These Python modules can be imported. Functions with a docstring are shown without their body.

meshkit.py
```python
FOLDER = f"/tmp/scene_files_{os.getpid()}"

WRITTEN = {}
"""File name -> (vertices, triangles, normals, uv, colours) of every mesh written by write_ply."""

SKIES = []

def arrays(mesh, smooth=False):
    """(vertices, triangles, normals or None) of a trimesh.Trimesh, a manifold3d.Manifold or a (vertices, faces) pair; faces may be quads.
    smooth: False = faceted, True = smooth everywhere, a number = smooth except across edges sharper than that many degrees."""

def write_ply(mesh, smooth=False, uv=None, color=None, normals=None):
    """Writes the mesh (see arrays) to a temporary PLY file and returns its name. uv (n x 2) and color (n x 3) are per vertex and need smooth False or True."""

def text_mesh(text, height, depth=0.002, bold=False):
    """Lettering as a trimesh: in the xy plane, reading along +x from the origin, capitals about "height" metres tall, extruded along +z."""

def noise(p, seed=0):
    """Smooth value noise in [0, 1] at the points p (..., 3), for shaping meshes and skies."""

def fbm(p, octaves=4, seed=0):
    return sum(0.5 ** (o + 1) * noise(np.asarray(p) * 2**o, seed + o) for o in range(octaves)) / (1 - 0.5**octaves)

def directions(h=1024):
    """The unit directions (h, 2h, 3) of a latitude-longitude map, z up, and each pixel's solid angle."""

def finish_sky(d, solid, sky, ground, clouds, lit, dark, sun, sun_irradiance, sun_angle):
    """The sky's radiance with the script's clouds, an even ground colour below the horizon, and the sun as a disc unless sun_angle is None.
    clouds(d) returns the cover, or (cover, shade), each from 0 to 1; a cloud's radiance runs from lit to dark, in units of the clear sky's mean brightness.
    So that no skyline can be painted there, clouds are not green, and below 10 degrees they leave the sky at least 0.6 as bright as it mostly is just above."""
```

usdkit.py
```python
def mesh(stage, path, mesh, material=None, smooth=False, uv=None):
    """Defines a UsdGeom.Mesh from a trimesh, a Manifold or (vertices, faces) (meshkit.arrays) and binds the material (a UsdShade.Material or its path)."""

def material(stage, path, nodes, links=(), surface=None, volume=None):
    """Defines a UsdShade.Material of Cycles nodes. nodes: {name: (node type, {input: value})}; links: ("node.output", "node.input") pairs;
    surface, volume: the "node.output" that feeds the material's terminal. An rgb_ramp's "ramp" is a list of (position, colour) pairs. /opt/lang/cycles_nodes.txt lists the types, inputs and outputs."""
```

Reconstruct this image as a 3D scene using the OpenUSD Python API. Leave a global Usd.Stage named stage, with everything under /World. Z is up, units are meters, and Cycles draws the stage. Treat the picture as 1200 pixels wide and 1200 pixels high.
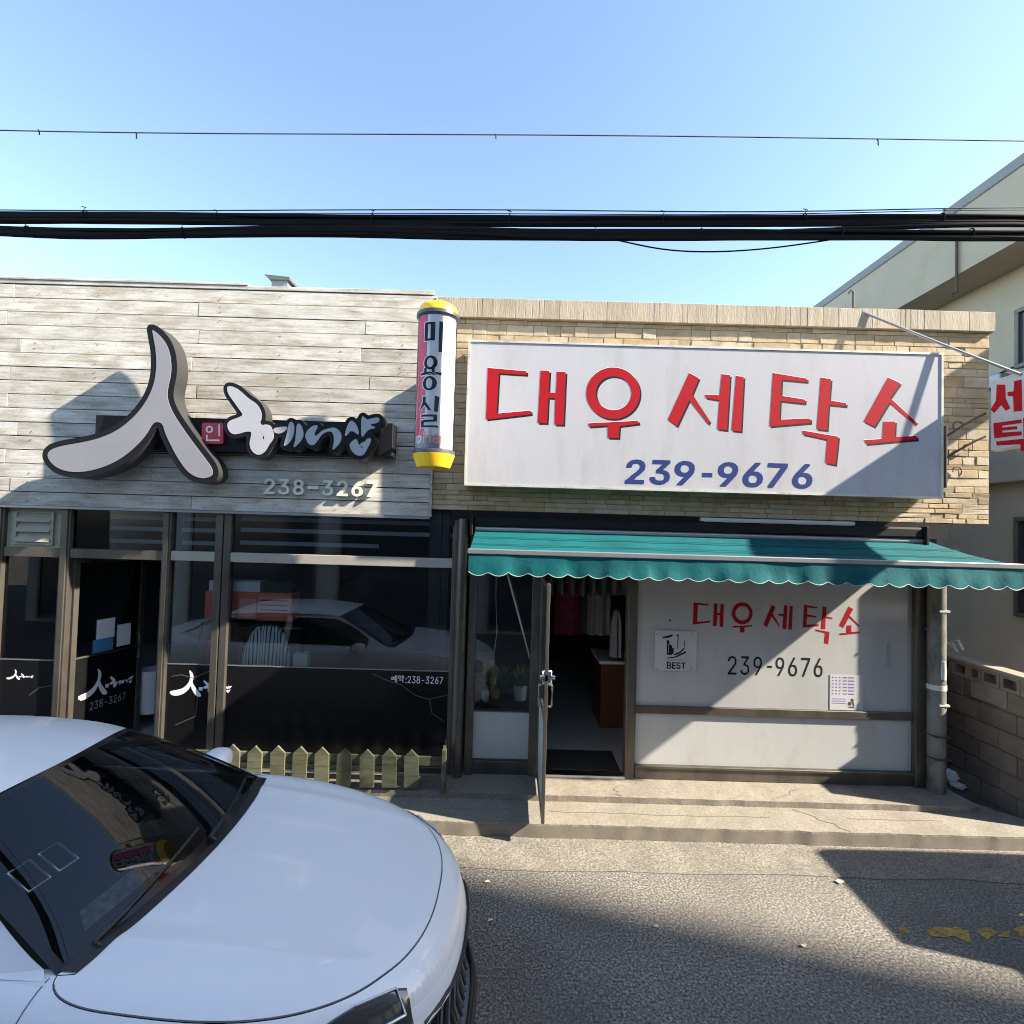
import math, random
import numpy as np, trimesh, shapely
from shapely.geometry import Polygon, Point, box as sbox, LineString, MultiPolygon
from shapely.ops import unary_union
from shapely import affinity
from scipy.spatial import Delaunay
from scipy.interpolate import CubicSpline
from pxr import Usd, UsdGeom, UsdLux, UsdShade, Gf, Sdf
import usdkit, meshkit

R = random.Random(7)
stage = Usd.Stage.CreateInMemory()
UsdGeom.SetStageUpAxis(stage, UsdGeom.Tokens.z)
UsdGeom.SetStageMetersPerUnit(stage, 1.0)
UsdGeom.Xform.Define(stage, '/World')
UsdGeom.Scope.Define(stage, '/World/Looks')

# ------------------------------------------------------------------ camera, sky, sun, exposure
CAM = np.array([0.0, -5.2, 2.66])
PITCH, ROLL, EXPOSURE = math.radians(1.7), math.radians(1.6), 2.12
fwd = np.array([0, math.cos(PITCH), math.sin(PITCH)])
_u0, _r0 = np.array([0, -math.sin(PITCH), math.cos(PITCH)]), np.array([1.0, 0, 0])
rgt = _r0 * math.cos(ROLL) + _u0 * math.sin(ROLL)
upv = _u0 * math.cos(ROLL) - _r0 * math.sin(ROLL)
cam = UsdGeom.Camera.Define(stage, '/World/camera')
cam.CreateHorizontalApertureAttr(36.0)
cam.CreateVerticalApertureAttr(36.0)
cam.CreateFocalLengthAttr(18.0)
cam.CreateClippingRangeAttr(Gf.Vec2f(0.05, 5000))
cam.CreateExposureAttr(EXPOSURE)
M = Gf.Matrix4d(*rgt, 0, *upv, 0, *(-fwd), 0, *CAM, 1)
cam.AddTransformOp().Set(M)

SUN = np.array([3.8, -1.0, 2.64]); SUN = SUN / np.linalg.norm(SUN)      # direction towards the sun
SUN_EL, SUN_ROT = math.asin(SUN[2]), math.atan2(SUN[0], SUN[1])
SKY_STRENGTH, SUN_INTENSITY = 0.10, 1.2
dome = UsdLux.DomeLight.Define(stage, '/World/sky')
sky_mat = usdkit.material(stage, '/World/Looks/sky', {
    'sky': ('sky_texture', dict(sky_type='single_scattering', sun_disc=False, sun_elevation=SUN_EL, sun_rotation=SUN_ROT, altitude=50.0, air_density=1.0, aerosol_density=0.6, ozone_density=0.8)),
    'tint': ('mix', dict(mix_type='multiply', fac=1.0, color2=(0.96, 0.965, 0.965))),
    'bg': ('background_shader', dict(strength=SKY_STRENGTH))}, [('sky.color', 'tint.color1'), ('tint.color', 'bg.color')], surface='bg.background')
UsdShade.MaterialBindingAPI.Apply(dome.GetPrim()).Bind(sky_mat)
dome.GetPrim().SetCustomDataByKey('kind', 'structure')
sun = UsdLux.DistantLight.Define(stage, '/World/sun')
sun.CreateIntensityAttr(SUN_INTENSITY); sun.CreateNormalizeAttr(True); sun.CreateAngleAttr(0.9)
sun.CreateColorAttr(Gf.Vec3f(1.0, 0.90, 0.75))
_z = SUN; _x = np.cross([0, 0, 1.0], _z); _x /= np.linalg.norm(_x); _y = np.cross(_z, _x)
sun.AddTransformOp().Set(Gf.Matrix4d(*_x, 0, *_y, 0, *_z, 0, 0, 0, 30, 1))

# ------------------------------------------------------------------ measuring: a point of the photograph (1200 px) on a plane of the place
def ray(px, py):
    return fwd * 600 + rgt * (px - 600) - upv * (py - 600)
def U(px, py, y=0.0):
    d = ray(px, py); p = CAM + d * ((y - CAM[1]) / d[1]); return p[0], p[2]
def UX(px, py, x):
    d = ray(px, py); p = CAM + d * ((x - CAM[0]) / d[0]); return p[1], p[2]
def UG(px, py, z=0.0):
    d = ray(px, py); p = CAM + d * ((z - CAM[2]) / d[2]); return p[0], p[1]
def UP(px, py, o, n):
    d = ray(px, py); o = np.asarray(o, float); return CAM + d * (np.dot(o - CAM, n) / np.dot(d, n))
def poly_px(pts, y):
    return Polygon([U(a, b, y) for a, b in pts]).buffer(0)

# ------------------------------------------------------------------ scene helpers
_used = {}
def numbered(parent, name):
    k = (parent, name); n = _used.get(k, 0); _used[k] = n + 1
    return f'{parent}/{name}' + (f'_{n:03d}' if n else '')
def meta(prim, label=None, cat=None, group=None, kind=None):
    for k, v in (('label', label), ('category', cat), ('group', group), ('kind', kind)):
        if v: prim.SetCustomDataByKey(k, v)
    return prim
LOC = {}
def thing(name, label, cat, loc=(0, 0, 0), group=None):
    path = numbered('/World', name)
    x = UsdGeom.Xform.Define(stage, path); x.AddTranslateOp().Set(Gf.Vec3d(*map(float, loc)))
    LOC[path] = np.array(loc, float)
    return meta(x.GetPrim(), label, cat, group)
def loc_of(prim):
    p = str(prim.GetPath()); return LOC.get('/'.join(p.split('/')[:3]), np.zeros(3))
def as_tri(m):
    if isinstance(m, (list,)): m = trimesh.util.concatenate([as_tri(a) for a in m])
    if isinstance(m, tuple):
        v, f, _ = meshkit.arrays(m); m = trimesh.Trimesh(v, f, process=False)
    return m
def part(name, mesh, mat, parent, smooth=False, label=None, kind=None):
    """a Mesh under parent (given in world coordinates)"""
    path = numbered(str(parent.GetPath()), name)
    m = as_tri(mesh).copy(); m.vertices = m.vertices - loc_of(parent)
    g = usdkit.mesh(stage, path, m, mat, smooth=smooth)
    return meta(g.GetPrim(), label, None, None, kind)
def solo(name, mesh, mat, label, cat, smooth=False, group=None, kind=None):
    path = numbered('/World', name)
    g = usdkit.mesh(stage, path, as_tri(mesh), mat, smooth=smooth)
    return meta(g.GetPrim(), label, cat, group, kind)
def struct(name, mesh, mat, smooth=False):
    path = numbered('/World', name)
    return meta(usdkit.mesh(stage, path, as_tri(mesh), mat, smooth=smooth).GetPrim(), kind='structure')
def copy_thing(src, loc, label, group=None):
    path = numbered('/World', src.GetName().rsplit('_0', 1)[0])
    x = UsdGeom.Xform.Define(stage, path); x.AddTranslateOp().Set(Gf.Vec3d(*map(float, loc)))
    x.GetPrim().GetReferences().AddInternalReference(src.GetPath()); x.GetPrim().SetInstanceable(True)
    meta(x.GetPrim(), label, src.GetCustomDataByKey('category'), group)
    return x.GetPrim()

_cb = None
def cbox(x0, x1, y0, y1, z0, z1, c=0.004):
    """box with chamfered edges"""
    global _cb
    if _cb is None:
        s = []
        for a in (-1, 1):
            for b in (-1, 1):
                for d in (-1, 1):
                    s += [(a, b, d, 1, 0, 0), (a, b, d, 0, 1, 0), (a, b, d, 0, 0, 1)]
        s = np.array(s, float); v = s[:, :3] * (1 - 0.2 * (1 - s[:, 3:]))
        from scipy.spatial import ConvexHull
        h = ConvexHull(v); f = h.simplices.copy()
        for i, t in enumerate(f):
            n = np.cross(v[t[1]] - v[t[0]], v[t[2]] - v[t[0]])
            if np.dot(n, v[t].mean(0)) < 0: f[i] = t[::-1]
        _cb = (s, f)
    s, f = _cb
    lo, hi = np.array([x0, y0, z0], float), np.array([x1, y1, z1], float)
    half = (hi - lo) / 2; c = min(c, half.min() * 0.6)
    v = (lo + hi) / 2 + s[:, :3] * (half - c * (1 - s[:, 3:]))
    return trimesh.Trimesh(v, f, process=False)
def box(x0, x1, y0, y1, z0, z1):
    m = trimesh.creation.box((abs(x1 - x0), abs(y1 - y0), abs(z1 - z0)))
    m.apply_translation(((x0 + x1) / 2, (y0 + y1) / 2, (z0 + z1) / 2)); return m
def ext(poly, yb, yf):
    """extrude an (x, z) polygon from y = yb (back) to yf (front, smaller)"""
    out = []
    for g in getattr(poly, 'geoms', [poly]):
        if g.is_empty or g.area < 1e-7: continue
        m = trimesh.creation.extrude_polygon(g, yb - yf, engine='earcut'); v = m.vertices.copy()
        m.vertices = np.stack([v[:, 0], yb - v[:, 2], v[:, 1]], 1); out.append(m)
    return trimesh.util.concatenate(out)
def extz(poly, z0, z1):
    out = []
    for g in getattr(poly, 'geoms', [poly]):
        if g.area < 1e-7: continue
        m = trimesh.creation.extrude_polygon(g, z1 - z0, engine='earcut'); m.apply_translation((0, 0, z0)); out.append(m)
    return trimesh.util.concatenate(out)
def flat(poly, z):
    out = []
    for g in getattr(poly, 'geoms', [poly]):
        v, f = trimesh.creation.triangulate_polygon(g, engine='earcut'); v = np.c_[v, np.full(len(v), z)]
        m = trimesh.Trimesh(v, f, process=False)
        if m.face_normals[:, 2].mean() < 0: m.invert()
        out.append(m)
    return trimesh.util.concatenate(out)
def tube(pts, r, sides=8, cap=True):
    p = np.asarray(pts, float); n = len(p); t = np.gradient(p, axis=0); t /= np.linalg.norm(t, axis=1, keepdims=True)
    ref = np.array([0, 0, 1.0]) if abs(t[0][2]) < 0.9 else np.array([1.0, 0, 0])
    a = np.cross(t, ref); a /= np.linalg.norm(a, axis=1, keepdims=True) + 1e-12; b = np.cross(t, a)
    ang = np.arange(sides) * 2 * np.pi / sides; rr = np.broadcast_to(r, (n,))
    v = p[:, None] + rr[:, None, None] * (np.cos(ang)[None, :, None] * a[:, None] + np.sin(ang)[None, :, None] * b[:, None])
    f = []
    for i in range(n - 1):
        for j in range(sides):
            q = [i * sides + j, i * sides + (j + 1) % sides, (i + 1) * sides + (j + 1) % sides, (i + 1) * sides + j]
            f += [[q[0], q[2], q[1]], [q[0], q[3], q[2]]]
    v = v.reshape(-1, 3)
    if cap:
        v = np.vstack([v, p[0], p[-1]]); k = n * sides
        for j in range(sides):
            f += [[k, j, (j + 1) % sides], [k + 1, (n - 1) * sides + (j + 1) % sides, (n - 1) * sides + j]]
    m = trimesh.Trimesh(v, np.array(f), process=False)
    if m.volume < 0: m.invert()
    return m
def bez(p0, p1, p2, n=8):
    p0, p1, p2 = map(np.asarray, (p0, p1, p2)); t = np.linspace(0, 1, n)[:, None]
    return (1 - t) ** 2 * p0 + 2 * t * (1 - t) * p1 + t * t * p2
def lathe(profile, centre, sections=40):
    """profile: (r, z) pairs"""
    m = trimesh.creation.revolve(np.array(profile, float), sections=sections); m.apply_translation(centre)
    return m
def grid_mesh(P, close=False):
    """P: (n, m, 3) grid of points"""
    n, m = P.shape[:2]; idx = np.arange(n * m).reshape(n, m)
    a, b, c, d = idx[:-1, :-1].ravel(), idx[1:, :-1].ravel(), idx[1:, 1:].ravel(), idx[:-1, 1:].ravel()
    return trimesh.Trimesh(P.reshape(-1, 3), np.vstack([np.c_[a, b, c], np.c_[a, c, d]]), process=False)
def text_at(text, x0, x1, z0, h, y, depth=0.0015, bold=False):
    m = meshkit.text_mesh(text, 1.0, depth=1.0, bold=bold); b = m.bounds
    v = m.vertices.copy()
    v = np.stack([x0 + (v[:, 0] - b[0][0]) * (x1 - x0) / (b[1][0] - b[0][0]), y - v[:, 2] * depth, z0 + (v[:, 1] - b[0][1]) * h / (b[1][1] - b[0][1])], 1)
    return trimesh.Trimesh(v, m.faces, process=False)
def text_poly(text, fat=0.0, sl=0.0):
    m = meshkit.text_mesh(text, 1.0, depth=1.0); f = m.faces[m.face_normals[:, 2] > .9]
    p = unary_union([Polygon(m.vertices[t][:, :2]).buffer(1e-4) for t in f]).buffer(fat, join_style=1).simplify(.004)
    p = affinity.skew(p, xs=sl); b = p.bounds
    return affinity.affine_transform(p, [1 / (b[2] - b[0]), 0, 0, 1 / (b[3] - b[1]), -b[0] / (b[2] - b[0]), -b[1] / (b[3] - b[1])])
def text_fat(text, x0, x1, z0, h, y, depth=.0015, fat=.05, sl=0.0):
    return ext(affinity.affine_transform(text_poly(text, fat, sl), [x1 - x0, 0, 0, h, x0, z0]), y, y - depth)
def chaikin(c, n=3):
    c = np.asarray(c, float)
    if np.allclose(c[0], c[-1]): c = c[:-1]
    for _ in range(n):
        d = np.roll(c, -1, 0); c = np.stack([.75 * c + .25 * d, .25 * c + .75 * d], 1).reshape(-1, 2)
    return c
def chk(p, n=2): return Polygon(chaikin(p.exterior.coords, n), [chaikin(i.coords, n) for i in p.interiors]).buffer(0)
def stroke(pts, w, cap=2):
    return LineString(pts).buffer(w / 2, cap_style=cap, join_style=2)

# ------------------------------------------------------------------ materials
def mat(name, color, rough=0.6, metal=0.0, spec=0.5, var=0.12, vscale=3.0, stretch=(1, 1, 1), bump=0.0, bscale=60.0, bdist=0.004, rand=0.0, dark=None, dscale=0.8, dpos=(0.5, 0.75), coat=0.0, speck=None, sscale=90):
    n = {'g': ('geometry', {}), 'map': ('mapping', dict(scale=stretch)),
         'n1': ('noise_texture', dict(scale=vscale, detail=6.0, roughness=0.6)),
         'r1': ('rgb_ramp', {'ramp': [(0.3, tuple(c * (1 - var) for c in color)), (0.7, tuple(min(1, c * (1 + var)) for c in color))]}),
         'p': ('principled_bsdf', dict(roughness=rough, metallic=metal, specular_ior_level=spec, coat_weight=coat, coat_roughness=0.03))}
    l = [('g.position', 'map.vector'), ('map.vector', 'n1.vector'), ('n1.fac', 'r1.fac')]
    out = 'r1.color'
    if speck:
        n['sn'] = ('noise_texture', dict(scale=sscale, detail=3.0, roughness=0.7)); l.append(('g.position', 'sn.vector'))
        n['sr'] = ('rgb_ramp', {'ramp': [(0.36, (speck[0],) * 3), (0.5, (1, 1, 1)), (0.66, (speck[1],) * 3)]}); l.append(('sn.fac', 'sr.fac'))
        n['sm'] = ('mix', dict(mix_type='multiply', fac=1.0)); l += [(out, 'sm.color1'), ('sr.color', 'sm.color2')]; out = 'sm.color'
    if dark:
        n['dn'] = ('noise_texture', dict(scale=dscale, detail=8.0, roughness=0.65)); l.append(('map.vector' if stretch != (1, 1, 1) else 'g.position', 'dn.vector'))
        n['dr'] = ('rgb_ramp', {'ramp': [(dpos[0], (0, 0, 0)), (dpos[1], (1, 1, 1))]}); l.append(('dn.fac', 'dr.fac'))
        n['dm'] = ('mix', dict(color2=dark)); l += [('dr.color', 'dm.fac'), (out, 'dm.color1')]; out = 'dm.color'
    if rand:
        n['oi'] = ('object_info', {}); n['mr'] = ('map_range', dict(to_min=1 - rand, to_max=1 + rand)); n['hv'] = ('hsv', {})
        l += [('oi.random', 'mr.value'), ('mr.result', 'hv.value'), (out, 'hv.color')]; out = 'hv.color'
    l.append((out, 'p.base_color'))
    if bump:
        n['bn'] = ('noise_texture', dict(scale=bscale, detail=5.0, roughness=0.65)); n['b'] = ('bump', dict(strength=bump, distance=bdist))
        l += [('map.vector', 'bn.vector'), ('bn.fac', 'b.height'), ('b.normal', 'p.normal')]
    return usdkit.material(stage, f'/World/Looks/{name}', n, l, surface='p.BSDF')
def pane(name, tint=(0.9, 0.93, 0.92), ior=1.5, through=1.0):
    return usdkit.material(stage, f'/World/Looks/{name}', {
        't': ('transparent_bsdf', dict(color=tint)), 'g': ('glossy_bsdf', dict(color=(0.95, 0.97, 1.0), roughness=0.004)),
        'f': ('fresnel', dict(IOR=ior)), 'm': ('mix_closure', {})},
        [('f.fac', 'm.fac'), ('t.BSDF', 'm.closure1'), ('g.BSDF', 'm.closure2')], surface='m.closure')

ASPHALT = mat('asphalt', (0.138, 0.127, 0.111), rough=0.9, spec=.25, var=0.18, vscale=1.3, bump=0.5, bscale=120, bdist=0.006, speck=(0.3, 2.5), sscale=64, dark=(0.098, 0.091, 0.08), dscale=0.8, dpos=(.42, .8))
GUTTER = mat('gutter_concrete', (0.142, 0.127, 0.104), rough=0.9, var=0.2, vscale=4, bump=0.5, bscale=90, bdist=0.005, speck=(0.55, 1.7), sscale=60, dark=(0.11, 0.10, 0.085), dscale=1.6)
CONCRETE = mat('step_concrete', (0.195, 0.174, 0.142), rough=0.88, var=0.14, vscale=2.5, bump=0.35, bscale=70, bdist=0.003, dark=(0.11, 0.093, 0.07), dscale=2.4, dpos=(0.45, 0.78), speck=(.75, 1.2), sscale=45)
KERBF = mat('kerb_concrete', (0.135, 0.118, 0.093), rough=0.9, var=0.2, vscale=5, bump=0.4, bscale=60, bdist=0.004, dark=(0.12, 0.105, 0.085), dscale=3)
def wood(name, a, b, c):
    n = {'g': ('geometry', {}), 'oi': ('object_info', {}), 'add': ('vector_math', dict(math_type='multiply_add', vector2=(37.0, 11.0, 53.0))),
         'map': ('mapping', dict(scale=(1.1, 9, 22))), 'm2': ('mapping', dict(scale=(3.0, 8, 9))),
         'n1': ('noise_texture', dict(scale=2.2, detail=9.0, roughness=0.68, distortion=0.5)), 'n2': ('noise_texture', dict(scale=1.0, detail=5.0, roughness=0.6)),
         'n3': ('noise_texture', dict(scale=9.0, detail=4.0, roughness=0.6)),
         'r1': ('rgb_ramp', {'ramp': [(0.30, c), (0.46, b), (0.62, a)]}), 'r2': ('rgb_ramp', {'ramp': [(0.36, (0.62, 0.56, 0.47)), (0.58, (1, 1, 1))]}),
         'r3': ('rgb_ramp', {'ramp': [(0.30, (0.45, 0.42, 0.38)), (0.40, (1, 1, 1))]}),
         'mm': ('mix', dict(mix_type='multiply', fac=0.75)), 'm3': ('mix', dict(mix_type='multiply', fac=0.8)), 'mr': ('map_range', dict(to_min=0.86, to_max=1.1)), 'hv': ('hsv', {}),
         'b': ('bump', dict(strength=0.5, distance=0.003)), 'p': ('principled_bsdf', dict(roughness=0.85, specular_ior_level=0.25))}
    l = [('oi.random', 'add.vector1'), ('g.position', 'add.vector3'), ('add.vector', 'map.vector'), ('add.vector', 'm2.vector'), ('map.vector', 'n1.vector'), ('m2.vector', 'n2.vector'), ('m2.vector', 'n3.vector'),
         ('n1.fac', 'r1.fac'), ('n2.fac', 'r2.fac'), ('n3.fac', 'r3.fac'), ('r1.color', 'mm.color1'), ('r2.color', 'mm.color2'), ('mm.color', 'm3.color1'), ('r3.color', 'm3.color2'), ('oi.random', 'mr.value'), ('mr.result', 'hv.value'), ('m3.color', 'hv.color'),
         ('hv.color', 'p.base_color'), ('n1.fac', 'b.height'), ('b.normal', 'p.normal')]
    return usdkit.material(stage, f'/World/Looks/{name}', n, l, surface='p.BSDF')
WOOD = wood('whitewashed_wood', (0.53, 0.51, 0.475), (0.46, 0.44, 0.40), (0.28, 0.26, 0.225))
PICKET = wood('picket_wood', (0.115, 0.118, 0.075), (0.092, 0.095, 0.06), (0.045, 0.043, 0.028))
STONES = [mat(f'facade_stone_{w}', c, rough=0.85, var=0.16, vscale=9, bump=0.5, bscale=34, bdist=0.006, rand=0.08, dark=(c[0] * .55, c[1] * .5, c[2] * .45), dscale=4, dpos=(0.52, 0.8)) for w, c in
          (('honey', (0.345, 0.265, 0.165)), ('cream', (0.365, 0.295, 0.20)), ('ochre', (0.33, 0.235, 0.13)), ('pale', (0.37, 0.31, 0.225)))]
COPING = mat('coping_stone', (0.335, 0.285, 0.215), rough=0.85, var=0.16, vscale=9, stretch=(3, 1, 0.5), bump=0.6, bscale=30, bdist=0.006, rand=0.1, dark=(0.28, 0.22, 0.15), dscale=3)
MORTAR = mat('mortar', (0.24, 0.185, 0.105), rough=0.95, var=0.2, vscale=6)
FRAME = mat('bronze_frame', (0.11, 0.099, 0.084), rough=0.38, metal=0.6, var=0.25, vscale=5, stretch=(1, 1, .4), dark=(0.07, 0.055, 0.042), dscale=2)
STEEL = mat('stainless', (0.55, 0.54, 0.52), rough=0.25, metal=1.0, var=0.1)
CHROME = mat('chrome', (0.75, 0.76, 0.78), rough=0.12, metal=1.0, var=0.03)
GLASS = pane('window_glass', (.9, .93, .92), 1.62)
BLACKFILM = mat('black_film', (0.006, 0.006, 0.007), rough=0.22, spec=0.35, var=0.1)
WHITEFILM = mat('white_film', (0.36, 0.36, 0.35), rough=0.16, spec=0.5, var=0.05, vscale=1.1, dark=(0.30, 0.305, 0.305), dscale=1.8, dpos=(.45, .8), stretch=(1.6, 1, .6))
WHITEPANEL = mat('white_panel', (0.39, 0.395, 0.39), rough=0.35, spec=0.4, var=0.06, vscale=1.5, dark=(0.29, 0.28, 0.26), dscale=3, dpos=(.52, .85), stretch=(1.5, 1, .5))
SIGNFACE = mat('sign_face', (0.375, 0.375, 0.40), rough=0.34, spec=0.35, var=0.04, vscale=1.2, dark=(0.31, 0.305, 0.30), dscale=2.2, dpos=(.5, .85), stretch=(2.5, 1, .5))
SIGNEDGE = mat('sign_edge', (0.50, 0.49, 0.44), rough=0.4, metal=0.2, var=0.1, dark=(0.22, 0.2, 0.15), dscale=5)
RED = mat('red_print', (0.31, 0.006, 0.014), rough=0.7, spec=.12, var=0.05)
DRED = mat('dark_red_print', (0.27, 0.004, 0.012), rough=0.7, spec=.12, var=0.05)
INK = mat('black_print', (0.008, 0.008, 0.01), rough=0.6, spec=.2, var=0.05)
BLUE = mat('blue_print', (0.018, 0.034, 0.14), rough=0.7, spec=.12, var=0.05)
WHITEP = mat('white_print', (0.72, 0.71, 0.75), rough=0.45, var=0.03)
GREYP = mat('grey_print', (0.25, 0.26, 0.28), rough=0.5)
BROWNP = mat('brown_print', (0.07, 0.05, 0.04), rough=0.5)
LETTERFACE = mat('letter_face', (0.21, 0.205, 0.225), rough=0.45, var=0.05, vscale=2)
LETTERSIDE = mat('letter_side', (0.032, 0.032, 0.034), rough=0.5, metal=0.2, var=0.1)
BLACKM = mat('black_metal', (0.006, 0.006, 0.007), rough=0.55, spec=.2, var=0.1)
BADGE = mat('badge_red', (0.50, 0.012, 0.03), rough=0.35, var=0.05)
DIGIT = mat('digit_resin', (0.62, 0.64, 0.52), rough=0.5, var=0.08)
YELLOW = mat('yellow_plastic', (0.72, 0.45, 0.015), rough=0.35, var=0.06, vscale=9, dark=(0.42, 0.24, 0.02), dscale=7, dpos=(0.6, 0.8))
DARKRING = mat('dark_ring', (0.05, 0.05, 0.06), rough=0.4)
ACRYLIC = pane('clear_acrylic', (0.96, 0.96, 0.96), 1.22)
POLEWHITE = mat('pole_white', (0.66, 0.66, 0.68), rough=0.35, var=0.04)
POLERED = mat('pole_red', (0.62, 0.04, 0.12), rough=0.35, var=0.12, vscale=4)
TEAL = mat('teal_canvas', (0.001, 0.078, 0.088), rough=0.75, spec=0.2, var=0.14, vscale=2.2, bump=0.25, bscale=12, bdist=0.02, dark=(0.001, 0.054, 0.063), dscale=3)
TEALTRIM = mat('valance_trim', (0.20, 0.27, 0.25), rough=0.7)
ALU = mat('aluminium_bar', (0.28, 0.28, 0.285), rough=0.38, metal=0.6, var=0.08)
STUCCO = mat('beige_stucco', (0.31, 0.275, 0.21), rough=0.92, var=0.06, vscale=1.5, bump=0.3, bscale=90, bdist=0.003, dark=(0.25, 0.22, 0.16), dscale=1.3, dpos=(0.5, 0.8))
GREYTRIM = mat('grey_roof_edge', (0.16, 0.17, 0.175), rough=0.7, var=0.1)
BLOCK = mat('cement_block', (0.165, 0.12, 0.088), rough=0.95, var=0.2, vscale=6, bump=0.7, bscale=55, bdist=0.006, rand=0.13, dark=(0.10, 0.075, 0.058), dscale=2.2)
BLOCKJ = mat('block_joint', (0.115, 0.09, 0.07), rough=0.95, var=0.2)
BLOCKTOP = mat('screen_block', (0.23, 0.19, 0.145), rough=0.95, var=0.2, vscale=8, bump=0.6, bscale=60, bdist=0.005, rand=0.1)
CABLE = mat('cable_black', (0.006, 0.006, 0.007), rough=0.75, spec=.12, var=0.1)
WIRE = mat('wire_grey', (0.05, 0.06, 0.08), rough=0.6, var=0.1)
RUST = mat('rusty_iron', (0.045, 0.032, 0.022), rough=0.75, var=0.3, vscale=20)
PIPE = mat('painted_pipe', (0.16, 0.155, 0.135), rough=0.6, var=0.18, vscale=3, dark=(0.055, 0.05, 0.036), dscale=3, dpos=(0.45, 0.62), stretch=(1, 1, .5))
PVC = mat('white_pvc', (0.45, 0.44, 0.41), rough=0.45, var=0.08)
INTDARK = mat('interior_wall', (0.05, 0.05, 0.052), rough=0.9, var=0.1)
TILE = mat('interior_floor', (0.34, 0.345, 0.345), rough=0.3, var=0.06, vscale=1.2)
MATBLACK = mat('door_mat', (0.012, 0.012, 0.014), rough=0.95)
ROOFM = mat('roof_membrane', (0.25, 0.25, 0.24), rough=0.9)
CAR = mat('white_car_paint', (0.70, 0.705, 0.71), rough=0.35, spec=0.4, var=0.012, vscale=2, coat=0.6)
CARGLASS = pane('car_glass', (0.27, 0.285, 0.29), 1.55)
FRIT = mat('glass_border', (0.008, 0.008, 0.009), rough=0.12, spec=0.5)
CARBLACK = mat('car_black_plastic', (0.014, 0.014, 0.015), rough=0.5)
CARINT = mat('car_interior', (0.06, 0.056, 0.052), rough=0.8)
RUBBER = mat('rubber', (0.016, 0.016, 0.016), rough=0.85)
GAP = mat('panel_gap', (0.10, 0.105, 0.115), rough=0.8)
LAMP = mat('lamp_lens', (0.03, 0.032, 0.036), rough=0.08, spec=0.7)
LAMPW = mat('lamp_inner', (0.62, 0.64, 0.66), rough=0.2, metal=0.5)
YPAINT = mat('road_yellow', (0.30, 0.20, 0.045), rough=0.85, var=0.3, vscale=12, bump=0.4, bscale=120, speck=(0.4, 1.3), sscale=70)
LEAFY = mat('dry_leaf', (0.55, 0.47, 0.28), rough=0.8, rand=0.25, var=0.2, vscale=60)
GREEN = mat('leaf_green', (0.14, 0.22, 0.06), rough=0.6, rand=0.2, var=0.3, vscale=30)
ORANGE = mat('orange_card', (0.85, 0.17, 0.09), rough=0.5, var=0.1)
SALMON = mat('salmon_print', (0.80, 0.36, 0.30), rough=0.5, var=0.08)
CARD = mat('white_card', (0.72, 0.73, 0.73), rough=0.6, var=0.05)
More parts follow.
